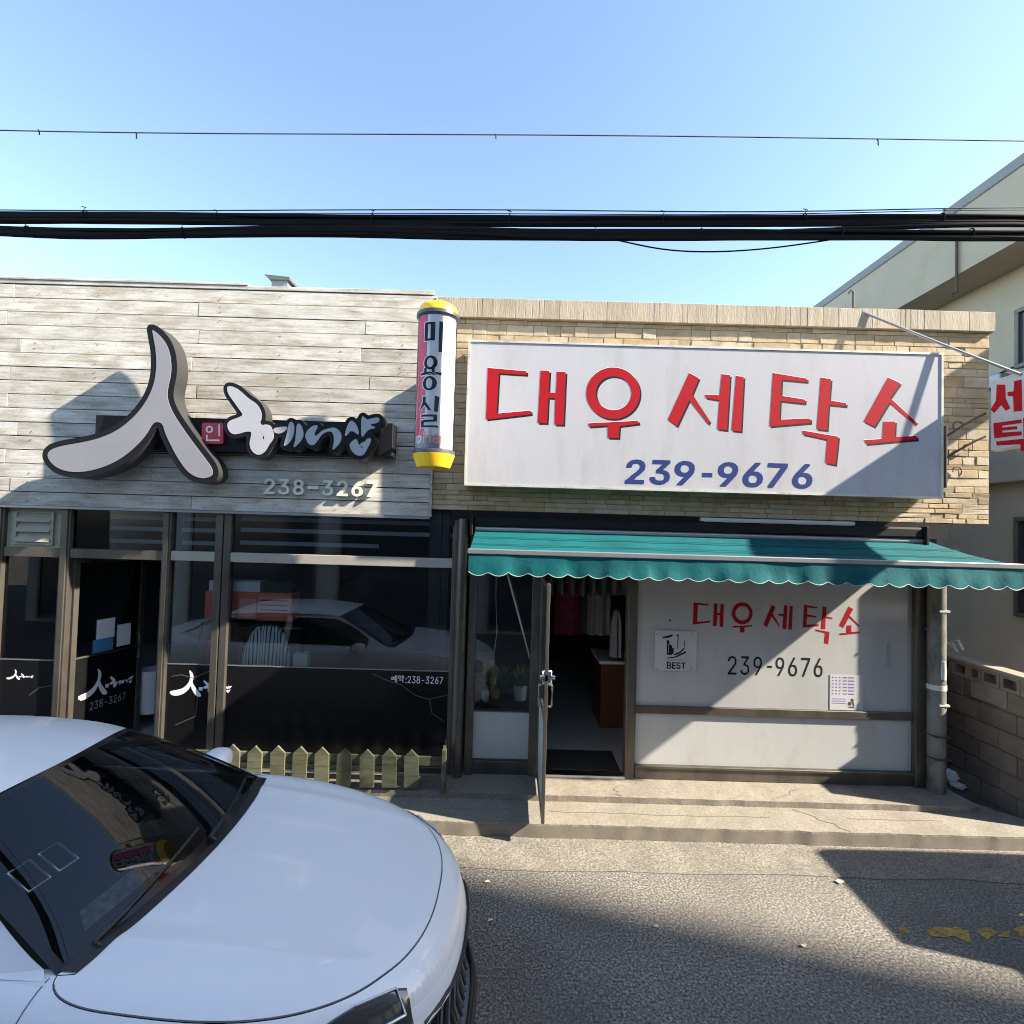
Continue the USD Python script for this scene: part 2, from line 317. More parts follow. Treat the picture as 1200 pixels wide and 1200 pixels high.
STRIPED = usdkit.material(stage, '/World/Looks/striped_cloth', {'g': ('geometry', {}), 'w': ('wave_texture', dict(scale=9.0, distortion=1.6, detail=1.0, detail_scale=1.2)), 'map': ('mapping', dict(scale=(1, 0.3, 0.18))),
    'r': ('rgb_ramp', {'ramp': [(0.45, (0.80, 0.83, 0.85)), (0.72, (0.80, 0.83, 0.85)), (0.8, (0.05, 0.07, 0.10))]}), 'p': ('principled_bsdf', dict(roughness=0.85))},
    [('g.position', 'map.vector'), ('map.vector', 'w.vector'), ('w.fac', 'r.fac'), ('r.color', 'p.base_color')], surface='p.BSDF')
DARKCLOTH = mat('dark_cloth', (0.05, 0.045, 0.06), rough=0.9, var=0.3, vscale=8)
REDCLOTH = mat('maroon_cloth', (0.16, 0.02, 0.05), rough=0.9, var=0.3, vscale=8)
CREAM = mat('cream_louver', (0.27, 0.25, 0.18), rough=0.5, var=0.1)
DARKBROWN = mat('brown_counter', (0.10, 0.032, 0.016), rough=0.45, var=0.15)
POT = mat('white_pot', (0.5, 0.52, 0.52), rough=0.5)
POTB = mat('clay_pot', (0.30, 0.20, 0.10), rough=0.8)
PLASTIC = mat('blue_sticker', (0.06, 0.22, 0.42), rough=0.5)
OPPW = mat('plaster_grey', (0.30, 0.29, 0.28), rough=0.9, var=0.1)
OPPB = mat('red_brick_wall', (0.22, 0.10, 0.07), rough=0.9, var=0.2)
BAG = mat('white_plastic_bag', (0.6, 0.6, 0.6), rough=0.5, var=0.15, vscale=12)
DIRT = mat('alley_dirt', (0.07, 0.058, 0.045), rough=0.95, var=0.4, vscale=9, bump=0.8, bscale=30, bdist=0.02)
MOSS = mat('kerb_weed', (0.06, 0.085, 0.025), rough=0.85, rand=0.2)

# ------------------------------------------------------------------ ground, gutter, steps
KERB_Y, STEP_Y, GUT_Y = -0.71, -0.34, -1.13
Z2, Z1 = 0.113, 0.169
xs = np.arange(-30, 30.01, 0.12)
edge = GUT_Y + 0.035 * (meshkit.fbm(np.c_[xs * 1.7, xs * 0, xs * 0], 4, 3) - 0.5) * 2
struct('road', flat(Polygon([(-160, -160), (160, -160), (160, 160), (-160, 160)]), 0.0), ASPHALT)
struct('gutter', flat(Polygon([(x, y) for x, y in zip(xs, edge)] + [(30, KERB_Y + 0.05), (-30, KERB_Y + 0.05)]), 0.004), GUTTER)

def rough_edge(x0, x1, y, amp, seed, step=0.05):
    x = np.arange(x0, x1 + 1e-6, step); n = meshkit.fbm(np.c_[x * 6, x * 0 + seed, x * 0], 4, seed) - 0.5
    return [(a, y + amp * b * 2) for a, b in zip(x, n)]
pave = []
p2 = Polygon(rough_edge(-9, 4.95, KERB_Y, 0.012, 5) + [(5.05, KERB_Y + 0.02), (4.66, -0.30), (4.40, 0.05), (-9, 0.05)])
lower = extz(p2, -0.05, Z2)
v = lower.vertices; low = v[:, 2] < 0; v[low & (v[:, 1] < KERB_Y + 0.1), 1] -= 0.012
struct('pavement', lower, CONCRETE)
kf = Polygon(rough_edge(5.08, 9, KERB_Y + 0.005, 0.012, 8) + [(9, -0.2), (5.2, -0.34), (4.99, -0.5), (5.08, -0.6)])
struct('pavement', extz(kf, -0.05, Z2 - 0.012), CONCRETE)
p1 = Polygon(rough_edge(-9, 4.38, STEP_Y, 0.008, 12) + [(4.46, STEP_Y + 0.03), (4.42, 0.0), (4.40, 0.3), (-9, 0.3)])
struct('entrance_step', extz(p1, Z2 - 0.02, Z1), CONCRETE)
# weathered kerb face as its own skin, a little proud of the riser
kerb_pts = np.array(rough_edge(-9, 4.95, KERB_Y, 0.012, 5))
rows = [np.c_[kerb_pts[:, 0], kerb_pts[:, 1] - 0.004 - 0.010 * (1 - t), np.full(len(kerb_pts), 0.006 + t * (Z2 - 0.02))] for t in (0, .5, 1)]
g = grid_mesh(np.array(rows)); g.invert() if g.face_normals[:, 1].mean() > 0 else None
struct('kerb', g, KERBF, smooth=True)
alley = Polygon([(4.42, 0.3), (4.42, 0.0), (4.48, -0.26), (4.7, -0.36), (5.0, -0.5), (5.3, -0.5), (5.3, 9), (4.42, 9)])
struct('alley_ground', flat(alley, 0.03), DIRT)
# cracks in the steps: dark slots in the concrete
def crack(pts, z, w=0.006):
    p = LineString(pts).buffer(w, cap_style=2)
    return flat(p.intersection(sbox(-9, KERB_Y, 5, 1)), z)
cr = []
for k, (x, y0, y1) in enumerate(((3.02, KERB_Y + .01, STEP_Y - .03), (1.1, STEP_Y + 0.02, -0.12), (2.55, STEP_Y + .02, -0.1))):
    q = [(x + 0.05 * R.uniform(-1, 1) + 0.3 * t * (k - 1), y0 + (y1 - y0) * t) for t in np.linspace(0, 1, 7)]
    cr.append(crack(q, Z2 + 0.003 if k == 0 else Z1 + 0.003, 0.004))
for x0, x1, y in ((0.4, 2.4, -0.52), (3.1, 3.95, -0.50), (-0.55, -0.05, -0.5)):
    q = [(x, y + 0.02 * (meshkit.fbm(np.array([[x * 5, y, 2.0]]), 3, 4)[0] - .5) * 3) for x in np.linspace(x0, x1, 30)]
    cr.append(crack(q, Z2 + 0.003, 0.0025))
struct('pavement_crack', trimesh.util.concatenate(cr), KERBF)

# ------------------------------------------------------------------ hair salon building
HX0, HX1, WY = -9.0, -0.835, -0.05
HZ0, HZ1 = 2.745, 5.055
salon = thing('hair_salon_building', 'single-storey hair salon clad in whitewashed wooden planks, dark glass shopfront', 'building', (-4.5, 0, 0))
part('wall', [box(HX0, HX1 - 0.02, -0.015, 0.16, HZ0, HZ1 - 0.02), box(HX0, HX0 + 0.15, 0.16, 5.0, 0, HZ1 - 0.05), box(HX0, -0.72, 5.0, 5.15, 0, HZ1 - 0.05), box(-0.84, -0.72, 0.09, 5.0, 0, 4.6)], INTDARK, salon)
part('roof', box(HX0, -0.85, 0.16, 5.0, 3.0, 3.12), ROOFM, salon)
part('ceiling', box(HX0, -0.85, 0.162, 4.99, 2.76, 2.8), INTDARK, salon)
part('floor', box(HX0, -0.85, 0.0, 5.0, 0.1, Z1 + 0.004), TILE, salon)
clad = part('backing', box(HX0, HX1 - 0.015, -0.028, -0.016, HZ0 + 0.01, HZ1 - 0.03), BLACKM, salon)
rows_n = 16
rh = (HZ1 - 0.055 - HZ0) / rows_n
for i in range(rows_n):
    z0 = HZ0 + i * rh; z1 = z0 + rh - 0.007
    joint = [-0.83 - 0.65, -0.83 - 4.3, -0.83 - 7.6] if i % 2 else [-0.83 - 2.4, -0.83 - 5.0, -0.83 - 8]
    js = [HX1] + [j + R.uniform(-0.12, 0.12) * (i % 3 != 0) for j in joint if R.random() < 0.86] + [HX0]
    js = sorted(js)
    for a, b in zip(js[:-1], js[1:]):
        o = R.uniform(-0.003, 0.003)
        m = cbox(a + 0.0015, b - 0.0015, WY + o, -0.027, z0 + R.uniform(0, .002), z1 + R.uniform(-.002, .002), 0.002)
        part('plank', m, WOOD, clad)
# nail heads along the lower rows
nails = []
for i in range(0, rows_n):
    for x in np.arange(-8.6, -0.9, 0.62):
        for dz in (0.3, 0.7):
            if R.random() < (0.75 if i < 5 else 0.3):
                m = trimesh.creation.cylinder(0.0045, 0.004, sections=6); m.apply_transform(trimesh.transformations.rotation_matrix(math.pi / 2, (1, 0, 0)))
                m.apply_translation((x + R.uniform(-.01, .01), WY - 0.0035, HZ0 + (i + dz) * rh)); nails.append(m)
part('nails', nails, RUST, clad, kind='stuff')
part('coping', [cbox(HX0, HX1 - 0.02, WY - 0.004, 0.17, HZ1 - 0.052, HZ1 - 0.012, 0.003), cbox(HX0, -2.75, WY - 0.012, 0.18, HZ1 - 0.011, HZ1 + 0.012, 0.003)], WOOD, salon)
part('corner_trim', cbox(HX1 + 0.001, HX1 + 0.022, WY - 0.008, 0.0, HZ0 - 0.005, HZ1 - 0.075, 0.003), WOOD, salon)
part('bottom_trim', cbox(HX0, HX1, WY - 0.012, 0.02, HZ0 - 0.028, HZ0 - 0.002, 0.003), ALU, salon)
# shopfront of the salon
FY = 0.03
def post(px, py=720, w=0.10):
    return U(px, py, FY)[0], w
posts = [(U(0, 720, FY)[0] - .02, 0.07), (U(74, 720, FY)[0], 0.10), (U(193, 720, FY)[0], 0.085), (U(259, 720, FY)[0], 0.155), (U(537, 720, FY)[0] - 0.02, 0.11)]
for k, (x, w) in enumerate(posts):
    if k == 3:
        part('window_post', [cbox(x - w / 2, x - 0.006, FY - 0.03, FY + 0.06, Z1, HZ0 - 0.03), cbox(x + 0.006, x + w / 2, FY - 0.026, FY + 0.06, Z1, HZ0 - 0.03), box(x - 0.006, x + 0.006, FY, FY + 0.05, Z1, HZ0 - 0.03)], FRAME, salon)
    else:
        part('window_post', [cbox(x - w / 2, x + w / 2, FY - 0.03, FY + 0.06, Z1, HZ0 - 0.03), cbox(x - w / 2 + 0.02, x + w / 2 - 0.02, FY - 0.042, FY - 0.029, Z1, HZ0 - 0.03)], FRAME, salon)
part('window_post', cbox(-8.9, -8.8, FY - 0.03, FY + 0.06, Z1, HZ0 - 0.03), FRAME, salon)
px_ = [p[0] for p in posts]
ZT0, ZT1 = U(130, 655, FY)[1], U(130, 644, FY)[1]
ZF = U(400, 783, FY)[1]
bays = [(-8.8, px_[0] - .035), (px_[0] + .035, px_[1] - .05), (px_[1] + .05, px_[2] - .0425), (px_[2] + .0425, px_[3] - .0775), (px_[3] + .0775, px_[4] - .055)]
for k, (a, b) in enumerate(bays):
    zt0, zt1 = (ZT0, ZT1) if k < 3 else (U(400, 662, FY)[1], U(400, 651, FY)[1])
    part('transom_rail', cbox(a + .001, b - .001, FY - 0.02, FY + 0.05, zt0, zt1, 0.004), FRAME if k < 3 else mat('pale_transom', (0.36, 0.33, 0.28), rough=0.5, metal=0.3, var=0.1) if k == 3 else stage.GetPrimAtPath('/World/Looks/pale_transom') and UsdShade.Material.Get(stage, '/World/Looks/pale_transom'), salon)
    part('bottom_rail', cbox(a + .001, b - .001, FY - 0.02, FY + 0.05, Z1 + .001, Z1 + 0.06, 0.004), FRAME, salon) if k != 2 else None
    if k != 1: part('upper_pane', box(a + .002, b - .002, FY + 0.012, FY + 0.017, zt1, HZ0 - 0.03), GLASS, salon)
    if k != 2:
        wp = part('window_pane', box(a + .002, b - .002, FY + 0.012, FY + 0.017, ZF, zt0), GLASS, salon)
        part('black_film', box(a + .002, b - .002, FY + 0.012, FY + 0.017, Z1 + 0.06, ZF - 0.012), BLACKFILM, salon)
        part('silver_edge', box(a + .002, b - .002, FY + 0.008, FY + 0.019, ZF - 0.011, ZF), ALU, salon)
# louvred vent panel in the upper left bay
a, b = bays[1]
lv = part('vent_panel', box(a + .002, b - .002, FY + 0.008, FY + 0.022, ZT1, HZ0 - 0.03), CREAM, salon, label='cream vent panel with louvres above the left window')
lx0, lx1 = U(20, 620, FY)[0], U(60, 620, FY)[0]
lz0, lz1 = U(40, 636, FY)[1], U(40, 601, FY)[1]
part('vent_frame', ext(sbox(lx0 - .03, lz0 - .02, lx1 + .03, lz1 + .01).difference(sbox(lx0, lz0, lx1, lz1)), FY + 0.008, FY - 0.012), CREAM, lv)
for k in range(3):
    z = lz0 + (lz1 - lz0) * (k + .5) / 3; h = (lz1 - lz0) / 3
    m = box(lx0, lx1, -0.004, 0.004, -h * .46, h * .46); m.apply_transform(trimesh.transformations.rotation_matrix(-0.45, (1, 0, 0))); m.apply_translation((0, FY - 0.004, z))
    part('louvre', m, CREAM, lv)
# blinds behind the upper panes
for k in (2, 3, 4):
    a, b = bays[k]
    for q, py in enumerate((607, 620, 635)):
        if k == 4 and q == 2: b2 = a + (b - a) * 0.66
        else: b2 = b
        z = U(400 if k == 4 else 180, py + (4 if k == 4 else 0), 0.16)[1]
        part('blind_slat', box(a + .02, b2 - .02, 0.15, 0.156, z - 0.02, z + 0.022), GREYP, salon)
# black film lettering and branch decoration on the film
BIG = [(172, 382), (180, 380), (191, 388), (201, 401), (206, 417), (207, 438), (201, 462), (206, 478), (216, 494), (231, 515), (247, 536), (254, 546), (256, 557), (249, 565), (234, 567), (217, 559), (204, 541), (195, 524), (188, 509), (185, 497), (176, 514), (160, 531), (140, 546), (115, 556), (90, 560), (68, 556), (55, 546), (49, 534), (54, 523), (70, 517), (95, 513), (116, 508), (136, 499), (153, 485), (166, 469), (175, 450), (178, 430), (177, 410), (174, 395)]
def Z1p(l): return [(255 + x / 10, 440 + y / 10) for x, y in l]
def Z2p(l): return [(345 + x / 10, 470 + y / 10) for x, y in l]
HE = Polygon(Z1p([(110, 140), (150, 125), (230, 155), (300, 215), (370, 280), (440, 320), (490, 380), (515, 450), (510, 520), (490, 550), (520, 590), (570, 575), (620, 590), (640, 640), (660, 690), (650, 750), (600, 810), (560, 890), (490, 935), (430, 910), (385, 850), (380, 780), (400, 700), (400, 655), (330, 655), (260, 680), (180, 690), (130, 640), (115, 570), (150, 530), (240, 500), (310, 465), (260, 400), (190, 300), (130, 220)]), [Z1p([(530, 690), (560, 735), (520, 770)])])
DASH = Polygon(Z1p([(650, 625), (740, 605), (830, 600), (780, 660), (720, 680), (670, 670)]))
B1 = Polygon(Z1p([(840, 550), (880, 545), (900, 600), (890, 700), (850, 780), (785, 830), (780, 810), (815, 700)]))
B2 = Polygon(Z1p([(930, 565), (970, 570), (1005, 650), (1005, 720), (960, 790), (900, 840), (895, 830), (920, 740)]))
EO = Polygon(Z2p([(230, 290), (270, 285), (270, 310), (235, 370), (235, 415), (275, 400), (330, 345), (400, 325), (470, 310), (530, 350), (555, 410), (540, 480), (490, 540), (455, 570), (450, 555), (470, 480), (465, 400), (440, 350), (380, 355), (320, 390), (280, 450), (240, 505), (200, 520), (160, 490), (130, 420), (140, 370), (180, 320)]))
SY1 = Polygon(Z2p([(590, 415), (610, 330), (650, 235), (690, 235), (740, 300), (760, 405), (700, 355), (655, 345), (625, 390)]))
SY2 = Polygon(Z2p([(790, 175), (830, 200), (850, 225), (930, 200), (990, 195), (1000, 230), (960, 260), (890, 265), (900, 290), (960, 315), (880, 325), (830, 375), (790, 435), (785, 300)]))
SY3 = Polygon(Z2p([(650, 500), (710, 450), (735, 450), (755, 530), (790, 490), (830, 480), (855, 440), (900, 440), (890, 490), (850, 560), (820, 620), (780, 640), (730, 635), (680, 590), (655, 545)]), [Z2p([(770, 520), (810, 530), (790, 565)])])
SCRIPT = [chk(p).buffer(.35) for p in (HE, DASH, B1, B2, EO, SY1, SY2, SY3)]
def smooth_px(p, r=3.0): return p.buffer(r).buffer(-2 * r).buffer(r)
def px_to_xz(poly, y):
    f = lambda c: [U(a, b, y) for a, b in c]
    out = []
    for g in getattr(poly, 'geoms', [poly]): out.append(Polygon(f(g.exterior.coords), [f(i.coords) for i in g.interiors]).buffer(0))
    return unary_union(out)
LOGO_PX = unary_union([Polygon(BIG).buffer(-4)] + SCRIPT + [sbox(237, 497, 261, 519)])
def logo_on(x0, x1, y0, y1, plane_y):
    """the salon's mark and script as flat print inside the pixel rectangle"""
    b = LOGO_PX.bounds
    q = affinity.affine_transform(LOGO_PX, [(x1 - x0) / (b[2] - b[0]), 0, 0, (y1 - y0) / (b[3] - b[1]), x0 - b[0] * (x1 - x0) / (b[2] - b[0]), y0 - b[1] * (y1 - y0) / (b[3] - b[1])])
    return px_to_xz(q, plane_y)
part('logo_print', ext(logo_on(198, 271, 786, 817, FY).intersection(sbox(bays[3][0], 0, bays[3][1], 3)), FY + 0.0115, FY + 0.0105), WHITEP, salon)
part('logo_print', ext(logo_on(198, 271, 786, 817, FY).intersection(sbox(bays[4][0], 0, bays[4][1], 3)), FY + 0.0115, FY + 0.0105), WHITEP, salon)
part('logo_print', ext(logo_on(6, 38, 785, 797, FY), FY + 0.0115, FY + 0.0105), WHITEP, salon)
# reservation number: two syllables from strokes, then the number
def yeyak(x, y, s):
    """two Hangul syllables in px, s = height"""
    P = lambda l: [(x + a * s, y + b * s) for a, b in l]; w = s * 0.1
    o = lambda cx, cy, r: Point(x + cx * s, y + cy * s).buffer(r * s + w / 2).difference(Point(x + cx * s, y + cy * s).buffer(r * s - w / 2))
    L = lambda l: stroke(P(l), w)
    return unary_union([o(.2, .45, .17), L([(.36, .35), (.56, .35)]), L([(.36, .55), (.56, .55)]), L([(.58, .05), (.58, .95)]), L([(.78, 0), (.78, 1)]),
                        o(1.2, .27, .17), L([(1.6, 0), (1.6, .58)]), L([(1.6, .18), (1.8, .18)]), L([(1.6, .38), (1.8, .38)]), L([(1.1, .68), (1.62, .68), (1.62, 1)])])
part('number_print', [ext(px_to_xz(yeyak(458, 791.5, 8.5), FY), FY + 0.0115, FY + 0.0105)] +
     [text_at(':238-3267', U(475, 797, FY)[0], U(519, 797, FY)[0], U(497, 801.5, FY)[1], U(497, 793, FY)[1] - U(497, 801.5, FY)[1], FY + 0.0115, 0.001)], WHITEP, salon)
tw = []
for c in ([(436, 790), (452, 797), (470, 803), (486, 815), (502, 820), (524, 815)], [(503, 820), (506, 836), (519, 845)], [(200, 793), (212, 791), (225, 795), (247, 786)], [(231, 817), (228, 840), (205, 850)], [(33, 815), (45, 806), (68, 803)], [(60, 797), (69, 793)]):
    q = LineString(c).buffer(0.45); tw.append(ext(px_to_xz(q, FY).intersection(unary_union([sbox(a, 0, b, ZF - .02) for a, b in bays])), FY + 0.0115, FY + 0.0105))
part('branch_print', tw, mat('branch_brown', (0.075, 0.062, 0.05), rough=.6), salon)
# the salon's door, standing open into the shop
hx = bays[2][0] + 0.01
hinge = np.array([hx, FY + 0.03, 0.0]); ang = math.radians(74)
ex = np.array([math.cos(ang), math.sin(ang), 0]); en = np.array([math.sin(ang), -math.cos(ang), 0])
DW = 0.76
def leaf(m):
    """mesh given as (along leaf, thickness, z) -> world"""
    v = m.vertices; m = m.copy(); m.vertices = hinge + v[:, :1] * ex - v[:, 1:2] * en + v[:, 2:] * np.array([0, 0, 1.0]); return m
door = part('door', leaf(ext(sbox(0, Z1 + .015, DW, ZT0 - .01).difference(sbox(.05, ZF, DW - .05, ZT0 - .06)).difference(sbox(0.05, Z1 + .07, DW - .05, ZF - .012)), 0.02, -0.02)), FRAME, salon, label='glass door standing open into the salon')
part('pane', leaf(box(.05, DW - .05, -.003, .003, ZF, ZT0 - .06)), GLASS, door)
part('black_film', leaf(box(.05, DW - .05, -.003, .003, Z1 + .07, ZF - .012)), BLACKFILM, door)
def leaf_px(p):
    f = lambda c: [((UP(a, b, hinge - en * -0.0, en) - hinge) @ ex, UP(a, b, hinge, en)[2]) for a, b in c]
    return unary_union([Polygon(f(g.exterior.coords), [f(i.coords) for i in g.interiors]).buffer(0) for g in getattr(p, 'geoms', [p])])
def fit_local(poly, x0, x1, z0, z1):
    b = poly.bounds; sx, sz = (x1 - x0) / (b[2] - b[0]), (z1 - z0) / (b[3] - b[1])
    return affinity.affine_transform(poly, [sx, 0, 0, -sz, x0 - b[0] * sx, z1 + b[1] * sz])
part('logo_print', leaf(ext(fit_local(LOGO_PX, .10, .68, .72, 1.02), -.0035, -.0045)), WHITEP, door)
m = text_at('238-3267', .22, .60, .60, .085, 0, 0.001); m.vertices[:, 1] -= 0.0035
part('number_print', leaf(m), GREYP, door)
part('sticker', leaf(box(.22, .43, -.0045, -.0031, ZF + .01, ZF + .15)), PLASTIC, door)
part('sticker', leaf(box(.25, .44, -.0045, -.0031, ZF + .152, ZF + .36)), CARD, door)
part('sticker', leaf(box(.47, .62, -.0045, -.0031, ZF + .03, ZF + .27)), CARD, door)
part('handle', leaf(trimesh.util.concatenate([tube([(DW - .08, -.02, ZF - .12), (DW - .08, -.07, ZF - .12), (DW - .08, -.07, ZF + .14), (DW - .08, -.02, ZF + .14)], 0.009)])), STEEL, door)

# big sign of the salon
LY, BY = -0.36, -0.22
sign = thing('salon_letter_sign', 'black and grey channel letter sign with brush-stroke mark on the wooden planks', 'shop sign', (-3, -0.2, 3.4))
bx0, bz0 = U(110, 530, BY); bx1, bz1 = U(461, 490, BY); bz0, bz1 = U(285, 530, BY)[1], U(285, 491, BY)[1]
part('backing_board', cbox(bx0, bx1, BY, WY - 0.004, bz0, bz1, 0.004), BLACKM, sign)
bl = chk(Polygon(BIG), 3).buffer(.8)
blx = px_to_xz(bl, LY); fx = px_to_xz(bl.buffer(-6.6), LY)
SCRIPTFACE_LIT = mat('script_face_lit', (0.36, 0.355, 0.385), rough=.5, var=.05, vscale=2)  # paler copy of the letter face, light painted in against the pole's shadow
def channel(outer, face, name, yb):
    body = part(name, ext(outer, yb, LY + 0.004), LETTERSIDE, sign)
    part('black_edge', ext(outer, LY + 0.004, LY), BLACKM, body)
    part('grey_face', ext(face, LY + 0.002, LY - 0.004), SCRIPTFACE_LIT if name == 'script_letters' else LETTERFACE, body)
channel(blx, fx, 'mark_letter', BY + 0.005 if False else -0.19)
hs = unary_union([p.buffer(4.6) for p in SCRIPT]).buffer(2).buffer(-2)
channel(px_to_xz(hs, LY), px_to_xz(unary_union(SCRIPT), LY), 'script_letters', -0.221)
bp = px_to_xz(sbox(239, 498, 259, 517.5).buffer(2.5), -0.26)
bd = part('red_badge', ext(bp, BY - .0005, -0.26), BADGE, sign)
gl = unary_union([Point(245.5, 503.2).buffer(4.2).difference(Point(245.5, 503.2).buffer(2.4)), stroke([(257, 497.5), (257, 511)], 1.9), stroke([(242.5, 509.5), (242.5, 516), (257.5, 516)], 1.9)])
part('white_glyph', ext(px_to_xz(gl, -0.26), -0.26, -0.263), WHITEP, bd)
for a_, b_ in ((188, 455), (100, 534), (222, 528)):
    x, z = U(a_, b_, -.19); part('standoff', box(x - .015, x + .015, -0.189, WY - .004, z - .015, z + .015), BLACKM, sign)

num = thing('phone_number_letters', 'raised white phone digits 238-3267 on the lowest wooden planks', 'sign letters', (-2, WY, 3.0))
x = U(309, 572, WY)[0]; xe = U(445, 572, WY)[0]; zb = U(380, 581, WY)[1]; hgt = U(380, 563, WY)[1] - zb
chars = '238-3267'; cw = (xe - x) / 8
for i, ch in enumerate(chars):
    h2 = hgt if ch != '-' else hgt * .22
    m = text_at(ch, x + i * cw + .02, x + (i + 1) * cw - .02, zb + (0 if ch != '-' else hgt * .4), h2, WY - 0.004, 0.035, True)
    part('digit' if ch != '-' else 'dash', m, DIGIT, num)

vent = thing('roof_vent_cap', 'small grey metal vent cap standing on the salon roof edge', 'roof vent', (U(331, 330, 0.3)[0], 0.3, 3.12))
vx, vz = U(331, 334, 0.3)
part('duct', box(vx - .08, vx + .09, 0.22, 0.38, 3.12, vz + .015), ALU, vent)
part('cap', as_tri((np.array([(vx - .14, .17, vz + .05), (vx + .13, .17, vz + .03), (vx + .13, .43, vz + .03), (vx - .14, .43, vz + .05), (vx - .1, .2, vz + .012), (vx + .12, .2, vz + .012), (vx + .12, .4, vz + .012), (vx - .1, .4, vz + .012)]), np.array([[0, 1, 2, 3], [7, 6, 5, 4], [0, 4, 5, 1], [1, 5, 6, 2], [2, 6, 7, 3], [3, 7, 4, 0]]))), GREYTRIM, vent)

# things inside the salon window
def card(x0, x1, y0, y1, z0, z1, m, name, label, cat):
    return solo(name, cbox(x0, x1, y0, y1, z0, z1, 0.004), m, label, cat)
def pxb(a, b, c, d, y): return U(a, (c + d) / 2, y)[0], U(b, (c + d) / 2, y)[0], U((a + b) / 2, d, y)[1], U((a + b) / 2, c, y)[1]
x0, x1, z0, z1 = pxb(240, 342, 694, 726, 0.17)
obox = thing('orange_product_box', 'orange-red product boxes side by side on the salon shelf behind the window', 'box', (x0, 0.17, z0))
xm = U(302, 710,   .17)[0]
bb = part('box_body', cbox(x0, xm - .004, 0.17, 0.37, z0, z1), ORANGE, obox)
part('box_body', cbox(xm, x1, 0.165, 0.37, z0 - .01, z1), ORANGE, obox)
part('pale_panel', box(U(280, 710,   .17)[0], xm - .02, 0.1665, 0.1695, z0 + .01, z1 - .07), SALMON, bb)
pl = part('pale_panel', box(xm + .01, x1 - .015, 0.1615, 0.1645, z0 + .075, z1 - .04), SALMON, obox)
for q in (.1, .15, .2): part('text_line', box(xm + .03, x1 - .03, 0.1605, 0.1614, z0 + q, z0 + q + .012), DRED, pl)
x0b, x1b, z0b, z1b = pxb(244, 304, 682, 694, 0.17)
solo('white_carton', cbox(x0b, x1b, 0.18, 0.35, z1 + .002, z1 + .11), CARD, 'white carton with two small dark squares lying on the orange boxes', 'carton')
solo('dark_carton', cbox(x1b + .01, U(342, 690,   .17)[0], 0.18, 0.35, z1 + .002, z1 + .115), LAMP, 'dark blue carton on the orange boxes, right of the white carton', 'carton')
shelf = thing('shelf_rack', 'dark metal rack with a hanging rod behind the salon window', 'rack', (x0, .4, Z1))
part('shelf', box(x0 - .1, x1 + .1, 0.14, 0.42, z0 - .035, z0 - .012), BLACKM, shelf)
part('rod', tube([(x0 - .1,   .27, z0 - .1), (x1 + .1,   .27, z0 - .1)], .01), STEEL, shelf)
for q in (x0 - .09, x1 + .09): part('upright', [box(q - .012, q + .012,   .25, .29, Z1, z0 - .035)], BLACKM, shelf)
def garment(xc, w, zt, h, y, m, label, seed, shear=0.0):
    n, k = 14, 16; P = np.zeros((n, k * 2, 3)); rr = random.Random(seed)
    for i in range(n):
        t = i / (n - 1); half = w / 2 * (0.42 + 0.58 * min(1, t * 3.2) ** .6) * (1 + .08 * t)
        for j in range(k * 2):
            a = j / (k * 2) * 2 * math.pi
            P[i, j] = (xc + half * math.cos(a) + shear * t, y + (0.05 + .02 * math.sin(6 * math.cos(a) * 1.3 + seed)) * math.sin(a) * (1 + t * .6), zt - h * t)
    P = np.concatenate([P, P[:, :1]], 1); gm = grid_mesh(P)
    g_ = thing('hanging_garment', label, 'garment', (xc, y, zt - h), 'garments hung inside the shops')
    part('cloth', gm, m, g_, smooth=True)
    part('hanger', tube([(xc - w * .3, y, zt - .0), (xc, y, zt + .05), (xc, y, zt + .1), (xc + .02, y, zt + .12)], .005, 5), STEEL, g_)
sx0, sx1, sz0, sz1 = pxb(285, 341, 733, 800, 0.25)
garment((sx0 + sx1) / 2, sx1 - sx0, sz1, sz1 - sz0 + .4, 0.25, STRIPED, 'white garment with navy stripes hanging behind the salon window', 1, -.02)
garment(sx0 - .13, .2, sz1 - .02, .9, .3, DARKCLOTH, 'dark garment hanging left of the striped garment behind the window', 2)
garment(U(245, 740, .25)[0], .16, sz1, .55, .25, REDCLOTH, 'maroon garment hanging at the window post left of the orange boxes', 3)
x0, x1, z0, z1 = pxb(164, 186, 785, 815, .9)
solo('storage_bin', lathe([(0, z0 - .2), (.12, z0 - .2), (.15, z1), (.14, z1), (.115, z0 - .18), (0, z0 - .18)], ((x0 + x1) / 2, .95, 0)), POT, 'pale grey bin standing inside the open salon door', 'bin', smooth=40)
x0, x1, z0, z1 = pxb(343, 360, 766, 782, .2)
solo('small_bottle_box', cbox(x0, x1,  .2, .3, z0 - .6, z1), CARD, 'small white box low behind the salon window, right of the striped garment', 'box')

